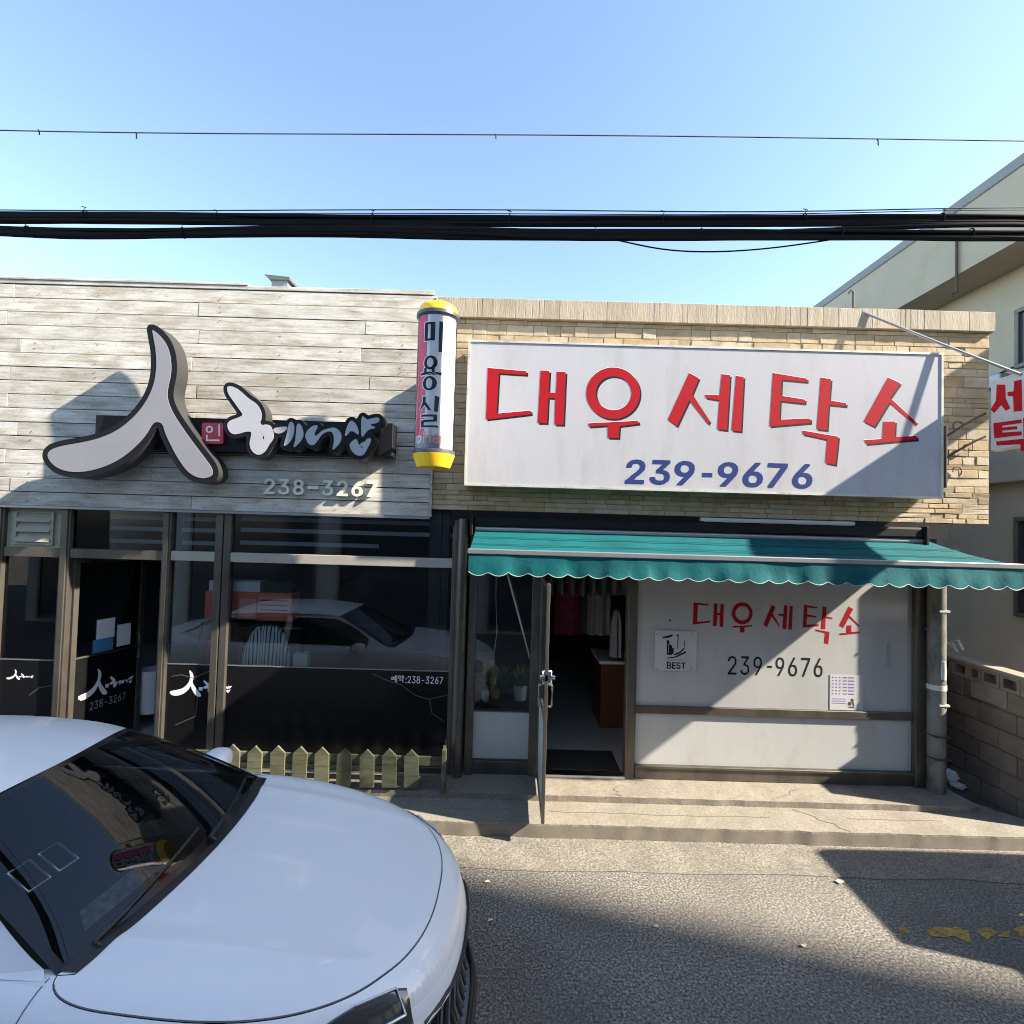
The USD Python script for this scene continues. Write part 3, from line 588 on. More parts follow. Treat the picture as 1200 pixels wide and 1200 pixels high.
# picket fence in front of the salon window
FNY = -0.36
fence = thing('picket_fence', 'low weathered yellow-green wooden picket fence before the salon window', 'fence', (-1.9, FNY, Z1))
tops = [272, 298, 325, 351, 377, 403, 430, 456, 482]
zt = U(400, 877, FNY)[1]
for k, p in enumerate(tops):
    xc = U(p, 895, FNY)[0]; w = .066; o = R.uniform(-.01, .01)
    q = Polygon([(xc - w, 0.20), (xc + w, 0.20), (xc + w, zt - .065 + o), (xc, zt + o), (xc - w, zt - .065 + o)])
    q = affinity.rotate(affinity.translate(q, 0, R.uniform(-.012, .012)), R.uniform(-1.6, 1.6)); dd_ = R.uniform(-.004, .002); part('picket', ext(q, FNY + .02, FNY + dd_), PICKET, fence)
xr = U(521, 900, FNY)[0]; xl = U(262, 895, FNY)[0] - .6
part('rail', cbox(xl, xr - .03, FNY + .021, FNY + .045, zt - .15, zt - .065, .004), PICKET, fence)
part('rail', cbox(xl, xr - .03, FNY + .021, FNY + .045, .26, .30, .004), PICKET, fence)
part('corner_post', cbox(xr - .029, xr + .012, FNY - .01, FNY + .05, Z1 + .002, zt + .01, .005), PICKET, fence)
for k in range(2):
    y = FNY + .11 + .13 * k
    v3 = ext(Polygon([(y - .05, .22), (y + .05, .22), (y + .05, zt - .05), (y, zt + .01), (y - .05, zt - .05)]), 0.0, -.02)
    v = v3.vertices.copy(); v3.vertices = np.stack([xr - .03 - v[:, 1] + .0, v[:, 0], v[:, 2]], 1); v3.invert()
    part('picket', v3, PICKET, fence)
part('rail', cbox(xr - .052, xr - .0305, FNY + .051, -.035, zt - .15, zt - .09, .004), PICKET, fence)

# ------------------------------------------------------------------ laundry building
LX0, LX1 = -0.812, 4.842
LZ0, LZC, LZ1 = 2.82, 4.78, 4.985
laundry = thing('laundry_building', 'single-storey laundry shop with honey-coloured stone fascia and white shopfront', 'building', (2, 0, 0))
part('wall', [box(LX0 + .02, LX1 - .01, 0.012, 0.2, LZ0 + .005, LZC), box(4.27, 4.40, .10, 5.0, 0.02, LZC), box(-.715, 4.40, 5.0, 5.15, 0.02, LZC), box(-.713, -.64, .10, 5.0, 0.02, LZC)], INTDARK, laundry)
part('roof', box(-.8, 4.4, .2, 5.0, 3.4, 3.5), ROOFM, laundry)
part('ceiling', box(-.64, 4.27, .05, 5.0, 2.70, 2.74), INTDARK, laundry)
part('floor', box(-.64, 4.27, .02, 5.0, .1, Z1 + .005), TILE, laundry)
part('lintel', box(-.62, 4.42, -.01, .2, 2.66, LZ0 - .002), BLACKM, laundry)
SX0, SX1, SZ0, SZ1 = -0.47, 4.15, 3.05, 4.47
fac = part('stone_fascia', box(LX0, LX1, .0, .012, LZ0, LZC), MORTAR, laundry)
# random ashlar, skipped where the sign covers it
z = LZ0; stone_list = []
while z < LZC - 0.02:
    h = R.choice([.05, .065, .085, .11]); h = min(h, LZC - z) if LZC - z - h > .04 else LZC - z
    x = LX0
    while x < LX1 - .02:
        w = R.choice([.14, .2, .28, .36]); w = w if LX1 - x - w > .1 else LX1 - x
        hidden = x > SX0 + .12 and x + w < SX1 - .12 and z > SZ0 + .06 and z + h < SZ1 - .06
        if not hidden:
            split = h > .11 and R.random() < .35
            for (q0, q1) in ([(z, z + h * .5), (z + h * .5, z + h)] if split else [(z, z + h)]):
                o = R.uniform(.006, .014)
                m = cbox(x + .0022, x + w - .0022, -o, .004, q0 + .0022, q1 - .0022, .004)
                m.vertices[:, 1] += np.where(m.vertices[:, 1] < -.004, np.array([R.uniform(-.004, .004) for _ in m.vertices]), 0)
                stone_list.append((w * (q1 - q0), m, R.choice(STONES + STONES[:2])))
        x += w
    z += h
stone_list.sort(key=lambda t: -t[0])
for a_, m, k_ in stone_list[:300]: part('stone', m, k_, fac)
if len(stone_list) > 300: part('small_stones', [t[1] for t in stone_list[300:]], STONES[0], fac, kind='stuff')
cop = part('coping', box(LX0 - .0, LX1 + .02, -.03, .22, LZC + .001, LZ1 - .01), MORTAR, laundry)
x = LX0
while x < LX1 + .015:
    w = R.choice([.05, .07, .1, .16, .24, .3]); w = w if LX1 + .02 - x - w > .06 else LX1 + .022 - x
    part('coping_stone', cbox(x + .0012, x + w - .0012, -.055 - R.uniform(0, .003), .225, LZC + R.uniform(.004, .006), LZ1 + R.uniform(-.002, .002), .003), COPING, cop)
    x += w

# big sign of the laundry
SY = -0.27
lsign = thing('laundry_sign_box', 'long white light-box sign with red Korean letters and blue number 239-9676', 'shop sign', (2, SY, 3.05))
part('box_body', box(SX0 + .006, SX1 - .006, SY + .012, -.03, SZ0 + .006, SZ1 - .006), SIGNEDGE, lsign)
part('face', box(SX0 + .02, SX1 - .02, SY, SY + .011, SZ0 + .02, SZ1 - .02), SIGNFACE, lsign)
part('rim', ext(sbox(SX0, SZ0, SX1, SZ1).difference(sbox(SX0 + .02, SZ0 + .02, SX1 - .02, SZ1 - .02)), SY + .03, SY - .008), SIGNEDGE, lsign)
A = lambda l: Polygon([(555 + x / 5, 415 + y / 5) for x, y in l])
B = lambda l: Polygon([(775 + x / 3.75, 425 + y / 3.75) for x, y in l])
ring = affinity.scale(Point(555 + 817 / 5, 415 + 229 / 5).buffer(1, 32), 157 / 5, 151 / 5).difference(affinity.scale(Point(555 + 820 / 5, 415 + 229 / 5).buffer(1, 32), 104 / 5, 99 / 5))
GLYPHS = [A([(82, 80), (310, 100), (310, 122), (148, 112), (135, 348), (335, 330), (338, 352), (72, 383)]),
          A([(392, 95), (445, 98), (440, 225), (482, 225), (488, 102), (540, 105), (527, 415), (474, 413), (478, 258), (438, 256), (430, 405), (375, 403)]),
          ring, A([(672, 405), (965, 390), (968, 408), (855, 422), (850, 492), (785, 490), (785, 418), (675, 425)]),
          B([(122, 45), (165, 68), (135, 140), (212, 258), (205, 270), (122, 165), (68, 280), (28, 250)]),
          B([(265, 50), (302, 55), (288, 297), (245, 292), (255, 165), (195, 155), (192, 140), (255, 143)]), B([(328, 58), (362, 62), (350, 303), (308, 298)]),
          B([(490, 45), (640, 70), (640, 85), (528, 75), (525, 145), (632, 162), (630, 180), (522, 168), (518, 250), (655, 245), (655, 265), (475, 280)]),
          B([(700, 65), (745, 72), (738, 165), (812, 178), (810, 192), (735, 185), (728, 297), (682, 292)]), B([(620, 298), (778, 325), (765, 450), (720, 440), (728, 338), (622, 315)]),
          B([(995, 65), (1050, 90), (1005, 155), (1122, 262), (1112, 272), (1000, 175), (935, 282), (888, 258)]), B([(975, 258), (1028, 258), (1025, 325), (1122, 322), (1125, 338), (900, 358), (892, 340), (970, 335)])]
SYLL = [(0, 1), (2, 3), (4, 5, 6), (7, 8, 9), (10, 11)]
for s in SYLL:
    q = unary_union([GLYPHS[i].buffer(0) for i in s])
    part('letter_outline', ext(px_to_xz(q.buffer(.45), SY), SY - .0002, SY - .0006), WHITEP, lsign)
    part('letter_shadow', ext(px_to_xz(affinity.translate(q, 1.9, 2.0), SY), SY - .0008, SY - .0012), INK, lsign)
    part('letter', ext(px_to_xz(q, SY), SY - .0014, SY - .002), RED, lsign)
xs0, xs1 = U(732, 557, SY)[0], U(957, 557, SY)[0]
zb = U(845, 570, SY)[1]; hh = U(845, 541, SY)[1] - zb
chars = '239-9676'; widths = [1, 1, 1, .75, 1, 1, 1, 1]; tot = sum(widths); cx = xs0
for ch, w in zip(chars, widths):
    cw = (xs1 - xs0) / tot * w
    if ch == '-': m = box(cx + cw * .18, cx + cw * .72, SY - .002, SY - .0002, zb + hh * .36, zb + hh * .53)
    else: m = text_fat(ch, cx + cw * .02, cx + cw * .84, zb, hh, SY - .0002, .0018, .035, 4.0)
    part('digit' if ch != '-' else 'dash', m, BLUE, lsign); cx += cw

# barber pole
PYC, PR = -0.56, 0.178
pxc = U(511, 450, PYC)[0]; pz1 = U(511, 352, PYC + PR * -.6)[1]; pz0 = U(509, 547, PYC - PR * .6)[1]
pole = thing('barber_pole', 'cylindrical hairdresser pole sign with yellow caps between the two shop fronts', 'barber pole', (pxc, PYC, pz0))
C = (pxc, PYC, 0)
part('bottom_cap', lathe([(0, pz0), (PR * .80, pz0), (PR * .86, pz0 + .012), (PR * 1.05, pz0 + .105), (PR * 1.06, pz0 + .12), (0, pz0 + .12)], C), YELLOW, pole, smooth=35)
part('lower_ring', lathe([(0, pz0 + .121), (PR * 1.07, pz0 + .121), (PR * 1.07, pz0 + .15), (PR * .96, pz0 + .16), (0, pz0 + .16)], C), DARKRING, pole, smooth=35)
part('upper_ring', lathe([(0, pz1 - .145), (PR * .98, pz1 - .145), (PR * 1.09, pz1 - .13), (PR * 1.09, pz1 - .10), (PR * 1.0, pz1 - .095), (0, pz1 - .095)], C), DARKRING, pole, smooth=35)
part('top_cap', lathe([(0, pz1 - .094), (PR * 1.0, pz1 - .094), (PR * 1.0, pz1 - .06), (PR * .93, pz1 - .03), (PR * .75, pz1 - .008), (PR * .4, pz1), (0, pz1)], C), YELLOW, pole, smooth=35)
part('acrylic_tube', lathe([(PR, pz0 + .158), (PR, pz1 - .143)], C, 64), ACRYLIC, pole, smooth=True)
inner = PR * .93
def cyl_patch(a0, a1, z0, z1, r, n=16, twist=0.0):
    aa = np.linspace(0, 1, n); zz = np.linspace(0, 1, 24); P = np.zeros((24, n, 3))
    for i, t in enumerate(zz):
        for j, s in enumerate(aa):
            a = a0 + (a1 - a0) * s + twist * t
            P[i, j] = (pxc + r * math.sin(a), PYC - r * math.cos(a), z0 + (z1 - z0) * t)
    g_ = grid_mesh(P)
    return g_ if g_.face_normals[len(g_.faces) // 2] @ (g_.triangles_center[len(g_.faces) // 2] - np.array([pxc, PYC, g_.triangles_center[len(g_.faces) // 2][2]])) > 0 else (g_.invert() or g_)
part('inner_drum', lathe([(0, pz0 + .16), (inner, pz0 + .16), (inner, pz1 - .146), (0, pz1 - .146)], C, 48), POLEWHITE, pole, smooth=35)
part('red_stripe', cyl_patch(-1.25, -.42, pz0 + .25, pz1 - .15, inner + .001, twist=.0), POLERED, pole, smooth=True)
part('red_stripe', cyl_patch(.7, .95, pz0 + .25, pz1 - .15, inner + .001, twist=.12), mat('pole_pink', (0.62, 0.30, 0.33), rough=.4), pole, smooth=True)
part('dark_band', cyl_patch(-1.5, 1.5, pz0 + .16, pz0 + .27, inner + .0015), GREYP, pole, smooth=True)
def wrap(poly, r0, r1):
    """px polygon about the pole's axis (px column 511 at its height) wrapped on the drum"""
    out = []
    for g_ in getattr(poly, 'geoms', [poly]):
        dens = shapely.segmentize(g_, 1.5)
        m = trimesh.creation.extrude_polygon(dens, 1.0, engine='earcut')
        for _ in range(2): m = m.subdivide()
        v = m.vertices; a = (v[:, 0] - 511) * 4.64 / 600 / r0 * .97; rr = r0 + (r1 - r0) * v[:, 2]
        zz = pz1 - (v[:, 1] - 352.5) * (pz1 - pz0) / (547 - 352.5)
        m.vertices = np.stack([pxc + rr * np.sin(a), PYC - rr * np.cos(a), zz], 1); m.invert(); out.append(m)
    m = trimesh.util.concatenate(out)
    if m.volume < 0: m.invert()
    return m
K = lambda l, w: LineString([(470 + a / 10, 340 + b / 10) for a, b in l]).buffer(w / 2, cap_style=2, join_style=2)
G1 = unary_union([Polygon([(498, 381), (511.5, 381), (511.5, 402.5), (498, 402.5)]).difference(sbox(502.5, 383.5, 506, 400)), sbox(516, 380, 520.5, 415.5)])
G2 = unary_union([affinity.scale(Point(507, 428).buffer(1), 8.5, 8).difference(affinity.scale(Point(506.6, 428).buffer(1), 4, 5.5)), sbox(499, 434, 502.5, 440), sbox(509, 434, 512.5, 440), sbox(494, 439, 520, 442.3),
                  affinity.scale(Point(506.5, 452).buffer(1), 9, 8.2).difference(affinity.scale(Point(506, 452).buffer(1), 4, 6))])
q = lambda l: Polygon([(470 + a / 10, 440 + b / 10) for a, b in l])
G3 = unary_union([q([(280, 270), (325, 275), (325, 330), (400, 430), (370, 435), (310, 370), (250, 425), (240, 410), (285, 330)]), q([(435, 260), (490, 275), (475, 450), (430, 445)]),
                  q([(265, 480), (470, 480), (470, 560), (310, 570), (310, 605), (480, 605), (485, 628), (262, 628), (262, 545), (425, 540), (425, 505), (265, 505)])])
for g_ in (G1, G2, G3):
    part('letter_outline', wrap(g_.buffer(1.1), inner + .002, inner + .0028), WHITEP, pole)
    part('letter', wrap(g_, inner + .0032, inner + .004), INK, pole)
def wrap_text(text, x0, x1, y0, y1, m):
    t = meshkit.text_mesh(text, 1.0, depth=1.0, bold=True); b = t.bounds; t = t.subdivide()
    v = t.vertices; X = x0 + (v[:, 0] - b[0][0]) / (b[1][0] - b[0][0]) * (x1 - x0); Y = y1 - (v[:, 1] - b[0][1]) / (b[1][1] - b[0][1]) * (y1 - y0)
    a = (X - 511) * 4.64 / 600 / inner; rr = inner + .003 + .001 * v[:, 2]; zz = pz1 - (Y - 352.5) * (pz1 - pz0) / (547 - 352.5)
    t.vertices = np.stack([pxc + rr * np.sin(a), PYC - rr * np.cos(a), zz], 1); part('lettering', t, m, pole)
wrap_text('Top', 476, 499, 509, 523, WHITEP)
wrap_text('Hair', 501, 531, 506.5, 521, SALMON)
part('bracket', tube([(pxc, PYC + PR * .9, 3.70), (pxc, 0.0, 3.70)], .02), BLACKM, pole)

# shopfront of the laundry
GY = 0.05
lx = lambda p, py=800: U(p, py, GY)[0]
ZH = 2.60
ZBOT = Z1
zr0, zr1 = U(900, 839, GY)[1] + .0, U(900, 830, GY)[1]
X = [lx(547), lx(556), lx(621), lx(631), lx(733), lx(745), lx(1068), lx(1086)]
part('window_post', cbox(X[0], X[1], GY - .05, GY + .07, ZBOT, ZH), FRAME, laundry)
part('window_post', cbox(X[2], X[3], GY - .04, GY + .07, ZBOT, ZH), FRAME, laundry)
part('window_post', [cbox(X[4], X[5] - .02, GY - .05, GY + .07, ZBOT, ZH), cbox(X[5] - .02, X[5], GY - .03, GY + .07, ZBOT - .02, ZH)], FRAME, laundry)
part('window_post', [cbox(X[6], X[7] - .05, GY - .06, GY + .07, ZBOT, ZH), cbox(X[7] - .046, X[7], GY - .06, GY + .07, ZBOT - .02, ZH)], FRAME, laundry)
part('head_rail', cbox(X[0], X[7], GY - .045, GY + .075, ZH + .001, 2.66), FRAME, laundry)
part('mid_rail', cbox(X[5] + .001, X[6] - .001, GY - .03, GY + .05, zr0, zr1, .004), FRAME, laundry)
zb1 = U(900, 899, GY)[1]
part('bottom_rail', [cbox(X[5] + .001, X[6] - .001, GY - .035, GY + .05, ZBOT + .001, zb1 - .03, .004), cbox(X[5] + .001, X[6] - .001, GY - .05, GY + .05, zb1 - .028, zb1, .004)], FRAME, laundry)
wp = part('white_window', box(X[5], X[6], GY, GY + .008, zr1, ZH), WHITEFILM, laundry, label='glass filmed white with red Korean letters and number 239-9676')
part('lower_panel', box(X[5], X[6], GY, GY + .01, zb1, zr0), WHITEPANEL, laundry)
def sub(p):   # sign lettering reduced on the window
    return affinity.affine_transform(p, [196 / 506, 0, 0, 50 / 117, 812 - 569.4 * 196 / 506, 706 - 431 * 50 / 117])
for s in SYLL:
    part('letter', ext(px_to_xz(sub(unary_union([GLYPHS[i].buffer(0) for i in s])), GY), GY - .0002, GY - .0016), DRED, wp)
x0, x1 = U(852, 781, GY)[0], U(968, 781, GY)[0]; zb = U(910, 792, GY)[1]; hh = U(910, 770, GY)[1] - zb
cx = x0
for ch, w in zip('239-9676', widths):
    cw = (x1 - x0) / tot * w
    m = box(cx + cw * .2, cx + cw * .68, GY - .0016, GY - .0002, zb + hh * .42, zb + hh * .52) if ch == '-' else text_at(ch, cx + cw * .06, cx + cw * .74, zb, hh, GY - .0002, .0014)
    part('digit' if ch != '-' else 'dash', m, INK, wp); cx += cw
part('slot', box(lx(1039), lx(1042), GY - .004, GY - .0002, U(1040, 781, GY)[1], U(1040, 754, GY)[1]), GREYP, wp)
part('dark_spot', ext(Point(*U(785, 727, GY)).buffer(.009), GY - .0002, GY - .003), INK, wp)
# clear plate with ship emblem and the word BEST
plate = thing('best_emblem_plate', 'small screwed clear plate with a black ship emblem and the word BEST', 'sign plate', (lx(791), GY, 1.3))
a, b, c, d = pxb(767, 816, 739, 786, GY)
part('plate', cbox(a, b, GY - .014, GY - .008, c, d, .002), WHITEPANEL, plate)
E = lambda l: Polygon([(740 + x / 10, 690 + y / 10) for x, y in l])
em = [E([(410, 590), (440, 610), (440, 650), (470, 660), (470, 690), (490, 690), (490, 745), (470, 770), (410, 770)]).difference(E([(425, 640), (432, 640), (432, 750), (425, 750)])), E([(490, 760), (560, 735), (615, 680), (615, 705), (560, 755), (500, 775)]), E([(400, 805), (500, 790), (630, 725), (635, 745), (520, 800), (430, 812)]),
      E([(360, 560), (400, 550), (475, 530), (480, 545), (440, 570), (365, 575)]), E([(520, 535), (550, 530), (545, 545), (525, 550)]), E([(536, 540), (546, 540), (540, 700), (532, 700)]), E([(610, 600), (618, 600), (618, 680), (610, 680)])]
part('emblem', ext(px_to_xz(unary_union([e.buffer(0) for e in em]), GY), GY - .0142, GY - .0152), INK, plate)
part('line_print', ext(px_to_xz(sbox(781, 772.5, 803, 773.6), GY), GY - .0142, GY - .0152), GREYP, plate)
part('word_print', text_at('BEST', U(781, 780, GY)[0], U(803, 780, GY)[0], U(792, 783.5, GY)[1], U(792, 775.5, GY)[1] - U(792, 783.5, GY)[1], GY - .0142, .001, True), INK, plate)
for q_, w_ in ((769.5, 742.5), (811, 743), (769, 783.5), (810, 783.5)):
    part('screw', ext(Point(*U(q_, w_, GY)).buffer(.009), GY - .0142, GY - .019), GREYP, plate)
# price list
a, b, c, d = pxb(972.5, 1011, 791, 832, GY)
plist = thing('price_list', 'white paper price list stuck on the white window above the rail', 'notice', (a, GY, c))
part('paper', box(a, b, GY - .003, GY - .0012, c, d), mat('paper', (0.43, 0.42, 0.44), rough=.7), plist)
ln = []
for i in range(6):
    zz = d - .02 - .033 * i
    ln += [box(a + .02 + .035 * k, a + .035 + .035 * k, GY - .0038, GY - .0031, zz - .012, zz) for k in range(3)]
    ln += [box(a + .13, a + .17, GY - .0038, GY - .0031, zz - .011, zz), box(a + .185, a + .245, GY - .0038, GY - .0031, zz - .012, zz)]
ln += [box(a + .02, a + .16, GY - .0038, GY - .0031, d - .245 - .022 * k, d - .238 - .022 * k) for k in range(3)]
part('text_print', ln, mat('violet_print', (0.16, 0.13, 0.3), rough=.6), plist, kind='stuff')
part('figure_print', ext(unary_union([Point(a + .225, c + .10).buffer(.016), Point(a + .20, c + .065).buffer(.02), stroke([(a + .19, c + .03), (a + .245, c + .028)], .012), stroke([(a + .23, c + .09), (a + .24, c + .04)], .016)]), GY - .0031, GY - .0038), BROWNP, plist)
part('edge_line', box(a - .004, a + .002, GY - .0038, GY - .0031, c, d), GREYP, plist)
# small window left of the door
part('window_pane', box(X[1], X[2], GY + .005, GY + .01, U(590, 833, GY)[1], ZH), GLASS, laundry)
part('lower_panel', box(X[1], X[2], GY - .002, GY + .015, U(590, 889, GY)[1], U(590, 833, GY)[1] - .012), WHITEPANEL, laundry)
part('mid_rail', cbox(X[1], X[2], GY - .01, GY + .03, U(590, 833, GY)[1] - .011, U(590, 833, GY)[1] - .001, .002), FRAME, laundry)
part('bottom_rail', [cbox(X[1] + .001, X[2] - .001, GY - .03, GY + .04, ZBOT + .001, U(590, 889, GY)[1] - .015, .003), box(X[1], X[2], GY - .012, GY + .02, U(590, 889, GY)[1] - .014, U(590, 889, GY)[1] - .002)], FRAME, laundry)
part('threshold', cbox(X[3], X[4], GY - .06, GY + .06, ZBOT - .002, ZBOT + .03, .004), STEEL, laundry)
# the door, swung out at right angles over the step
dx = X[3] + .012; DL = 0.86
dz0, dz1 = Z1 + .025, 2.19; dzm = 1.04
def side(y0, y1, z0, z1, t=.014): return cbox(dx - t, dx + t, y0, y1, z0, z1, .003)
ldoor = part('door', [side(-DL, -DL + .05, dz0, dz1), side(-.06, -.005, dz0, dz1), side(-DL + .05, -.06, dz1 - .06, dz1), side(-DL + .05, -.06, dz0, dz0 + .06), side(-DL + .05, -.06, dzm - .03, dzm + .03)], FRAME, laundry, label='steel-framed glass door standing open over the step')
part('pane', box(dx - .003, dx + .003, -DL + .05, -.06, dzm + .03, dz1 - .06), GLASS, ldoor)
part('lower_panel', box(dx - .006, dx + .006, -DL + .05, -.06, dz0 + .06, dzm - .03), WHITEPANEL, ldoor)
hz = U(640, 815, -DL + .05)[1]
part('pull_handle', [tube([(dx, -DL + .08, hz + .085), (dx + .05, -DL + .06, hz + .085), (dx + .055, -DL + .06, hz + .07), (dx + .055, -DL + .06, hz - .08), (dx + .05, -DL + .06, hz - .095), (dx, -DL + .08, hz - .095)], .011), tube([(dx, -DL + .08, hz + .085), (dx - .055, -DL + .06, hz + .085), (dx - .06, -DL + .06, hz + .07), (dx - .06, -DL + .06, hz - .08), (dx - .05, -DL + .06, hz - .095), (dx, -DL + .08, hz - .095)], .011)], CHROME, ldoor, smooth=40)
lk = U(639, 794, -DL + .02)
part('lock', [cbox(dx - .035, dx + .05, -DL + .02, -DL + .06, lk[1] - .06, lk[1] + .06, .012), tube([(dx + .0, -DL + .0, lk[1]), (dx, -DL + .03, lk[1])], .026, 14), tube([(dx + .05, -DL + .04, lk[1]), (dx + .075, -DL + .04, lk[1])], .018, 12), tube([(dx - .055, -DL + .04, lk[1]), (dx - .035, -DL + .04, lk[1])], .018, 12)], CHROME, ldoor, smooth=40)
part('closer', cbox(dx + .02, dx + .06, -.3, -.06, 2.06, 2.13), ALU, ldoor)
part('door_header', cbox(X[3] + .001, X[4] - .001, GY - .03, GY + .06, 2.215, ZH), FRAME, laundry)  # unseen header added behind the awning to keep sun off the shop floor

# things inside the laundry
solo('door_mat', cbox(X[3] + .02, X[4] - .01, .16, .62, Z1 + .0055, Z1 + .016, .004), MATBLACK, 'black rubber mat just inside the open laundry door', 'mat')
cnt = thing('shop_counter', 'dark brown counter with a pale top, right of the laundry doorway inside', 'counter', (1.5, 1.4, Z1))
cx0 = U(704, 800, 1.3)[0]; ctz = U(715, 774, 1.3)[1]; ctb = U(715, 832, 1.3)[1]
part('front', cbox(cx0, cx0 + 1.8, 1.3, 1.9, Z1 + .006, ctz - .04), DARKBROWN, cnt)
part('top', cbox(cx0 - .03, cx0 + 1.85, 1.26, 1.95, ctz - .039, ctz), CARD, cnt)
rk = thing('clothes_rail', 'steel rail of bagged clothes hung high inside the laundry', 'clothes rail', (.8, 1.2, 2.0))
part('rail', tube([(X[3] - .3, 1.2, 2.38), (3.9, 1.2, 2.38)], .014), STEEL, rk)
CLEAR = mat('garment_bag', (0.16, 0.16, 0.17), rough=.15, spec=.6, var=.3, vscale=9)
for k in range(9):
    xx = X[3] + .05 + k * .13
    n, kk = 8, 14; P = np.zeros((n, kk + 1, 3))
    for i in range(n):
        for j in range(kk + 1):
            a = j / kk * 2 * math.pi; t = i / (n - 1)
            P[i, j] = (xx + (.05 + .01 * math.sin(5 * a + k)) * math.cos(a), 1.2 + (.12 + .1 * min(1, t * 2)) * math.sin(a), 2.36 - .5 * t + .02 * math.sin(3 * a + k))
    part('bagged_garment', grid_mesh(P), CLEAR, rk, smooth=True)
garment(U(722, 740, 1.0)[0], .14, U(722, 715, 1.0)[1], .55, 1.0, GREYP, 'grey coat hanging at the right side of the laundry doorway', 9)
for k_, (px_g, yg, m_, lab_) in enumerate(((664, 1.6, REDCLOTH, 'dark red garment hanging in the dim laundry doorway'), (684, 1.75, DARKCLOTH, 'dark garment hanging in the middle of the laundry doorway'), (702, 1.65, GREYP, 'grey garment hanging above the brown counter in the doorway'))):
    garment(U(px_g, 720, yg)[0], .3, 2.22, .95, yg, m_, lab_, 11 + k_)
pbench = solo('window_bench', cbox(X[1] + .01, X[2] - .02, .13, .5, .79, .83), BLACKM, 'dark ledge behind the small laundry window', 'ledge')
def potplant(px, py, y, r, h, m, label, seed, leafh):
    x, z = U(px, py, y); z = .832
    t = thing('potted_plant', label, 'potted plant', (x, y, z), 'plants on the window ledge')
    part('pot', lathe([(0, z), (r * .8, z), (r, z + h), (r * .9, z + h), (r * .86, z + h - .02), (0, z + h - .02)], (x, y, 0), 20), m, t, smooth=30)
    rr = random.Random(seed); lv = []
    for k in range(120):
        a, e = rr.uniform(0, 6.28), rr.uniform(.1, 1.4); L = rr.uniform(.4, 1) * leafh; d = np.array([math.cos(a) * math.cos(e), math.sin(a) * math.cos(e) * .7, math.sin(e)])
        b_ = np.array([x, y, z + h - .02]); tip = b_ + d * L; sd = np.cross(d, [0, 0, 1.0]); sd = sd / (np.linalg.norm(sd) + 1e-9) * L * .16; mid = b_ + d * L * .6 + np.array([0, 0, .01])
        lv.append(trimesh.Trimesh([b_, mid + sd, tip, mid - sd, mid - [0, 0, .012]], [[0, 4, 1], [1, 4, 2], [2, 4, 3], [3, 4, 0]], process=False))
    part('foliage', lv, GREEN, t)
potplant(610, 800, .3, .075, .16, POT, 'leafy plant in a white pot on the ledge behind the small laundry window', 1, .26)
potplant(580, 800, .34, .065, .13, POTB, 'leafy plant in a brown pot beside the white pot in the small window', 2, .32)
solo('small_cup', lathe([(0, .832), (.035, .832), (.045, .93), (.04, .93), (.032, .84), (0, .84)], (U(569, 805, .22)[0], .22, 0), 18), POT, 'small white cup at the left end of the window ledge', 'cup', smooth=30)
solo('hanging_string', tube([(U(581, 675, .2)[0], .2, 2.5), (U(581, 700, .2)[0], .2, U(581, 700, .2)[1]), (U(582, 740, .2)[0] + .004, .2, U(581, 740, .2)[1]), (U(579, 765, .2)[0], .2, U(580, 765, .2)[1])], .004, 5), CARD, 'thin pale cord hanging behind the small laundry window', 'cord')

# downpipes and pillar between the shops and at the right end
dp = thing('drain_pipe', 'brown round downpipe between the salon and the laundry fronts', 'drain pipe', (U(540, 800, -.02)[0], -.02, Z1))
xx = U(539, 760, -.03)[0]
part('pipe', tube([(xx, -.03, Z1 + .002), (xx, -.03, 2.73)], .052, 20), FRAME, dp, smooth=40)
for z in (.6, 1.9): part('clamp', tube([(xx, -.03, z - .02), (xx, -.03, z + .02)], .057, 20), FRAME, dp, smooth=40)
dp2 = thing('drain_pipe', 'thick grey mottled round pipe standing at the right end of the laundry front', 'drain pipe', (4.27, -.06, Z2))
xx = U(1097.5, 800, -.06)[0]
part('pipe', tube([(xx, -.06, Z1 - .03), (xx, -.06, 2.5)], .077, 24), PIPE, dp2, smooth=40)
part('collar', tube([(xx, -.06, 1.17), (xx, -.06, 1.22)], .081, 24), PVC, dp2, smooth=40)
for z in (.5, .72): part('strap', box(xx - .079, xx + .079, -.15, .0, z, z + .012), RUST, dp2)
pv = thing('thin_pipe', 'thin grey pipe with a white plastic tee beside the thick grey pipe', 'pipe', (xx + .09, -.1, 1.0))
xw = U(1108, 760, -.12)[0]
part('pipe', tube([(xw, -.11, .98), (xw, -.11, 2.5)], .015, 12), PIPE, pv, smooth=40)
part('tee', tube([(xw - .03, -.12, 1.28), (xw - .03, -.12, 1.36), (xw - .03, -.12, 1.46)], [.03, .032, .026], 14), PVC, pv, smooth=40)
part('clip', [box(xw - .07, xw + .03, -.14, -.09, z, z + .018) for z in (1.94, 1.02)], PVC, pv)
bt = lx(1080); zz = U(1083, 738, -.06)[1]
solo('blue_tie', [tube(bez((bt - .03, -.03, zz), (bt + .02, -.09, zz + .03), (bt + .10, -.06, zz)), .014, 8), tube(bez((bt + .03, -.06, zz), (bt + .06, -.09, zz - .05), (bt + .02, -.05, zz - .09)), .012, 8)], mat('blue_plastic', (0.03, 0.03, 0.28), rough=.5), 'small blue plastic tie knotted round the right door post', 'plastic tie')

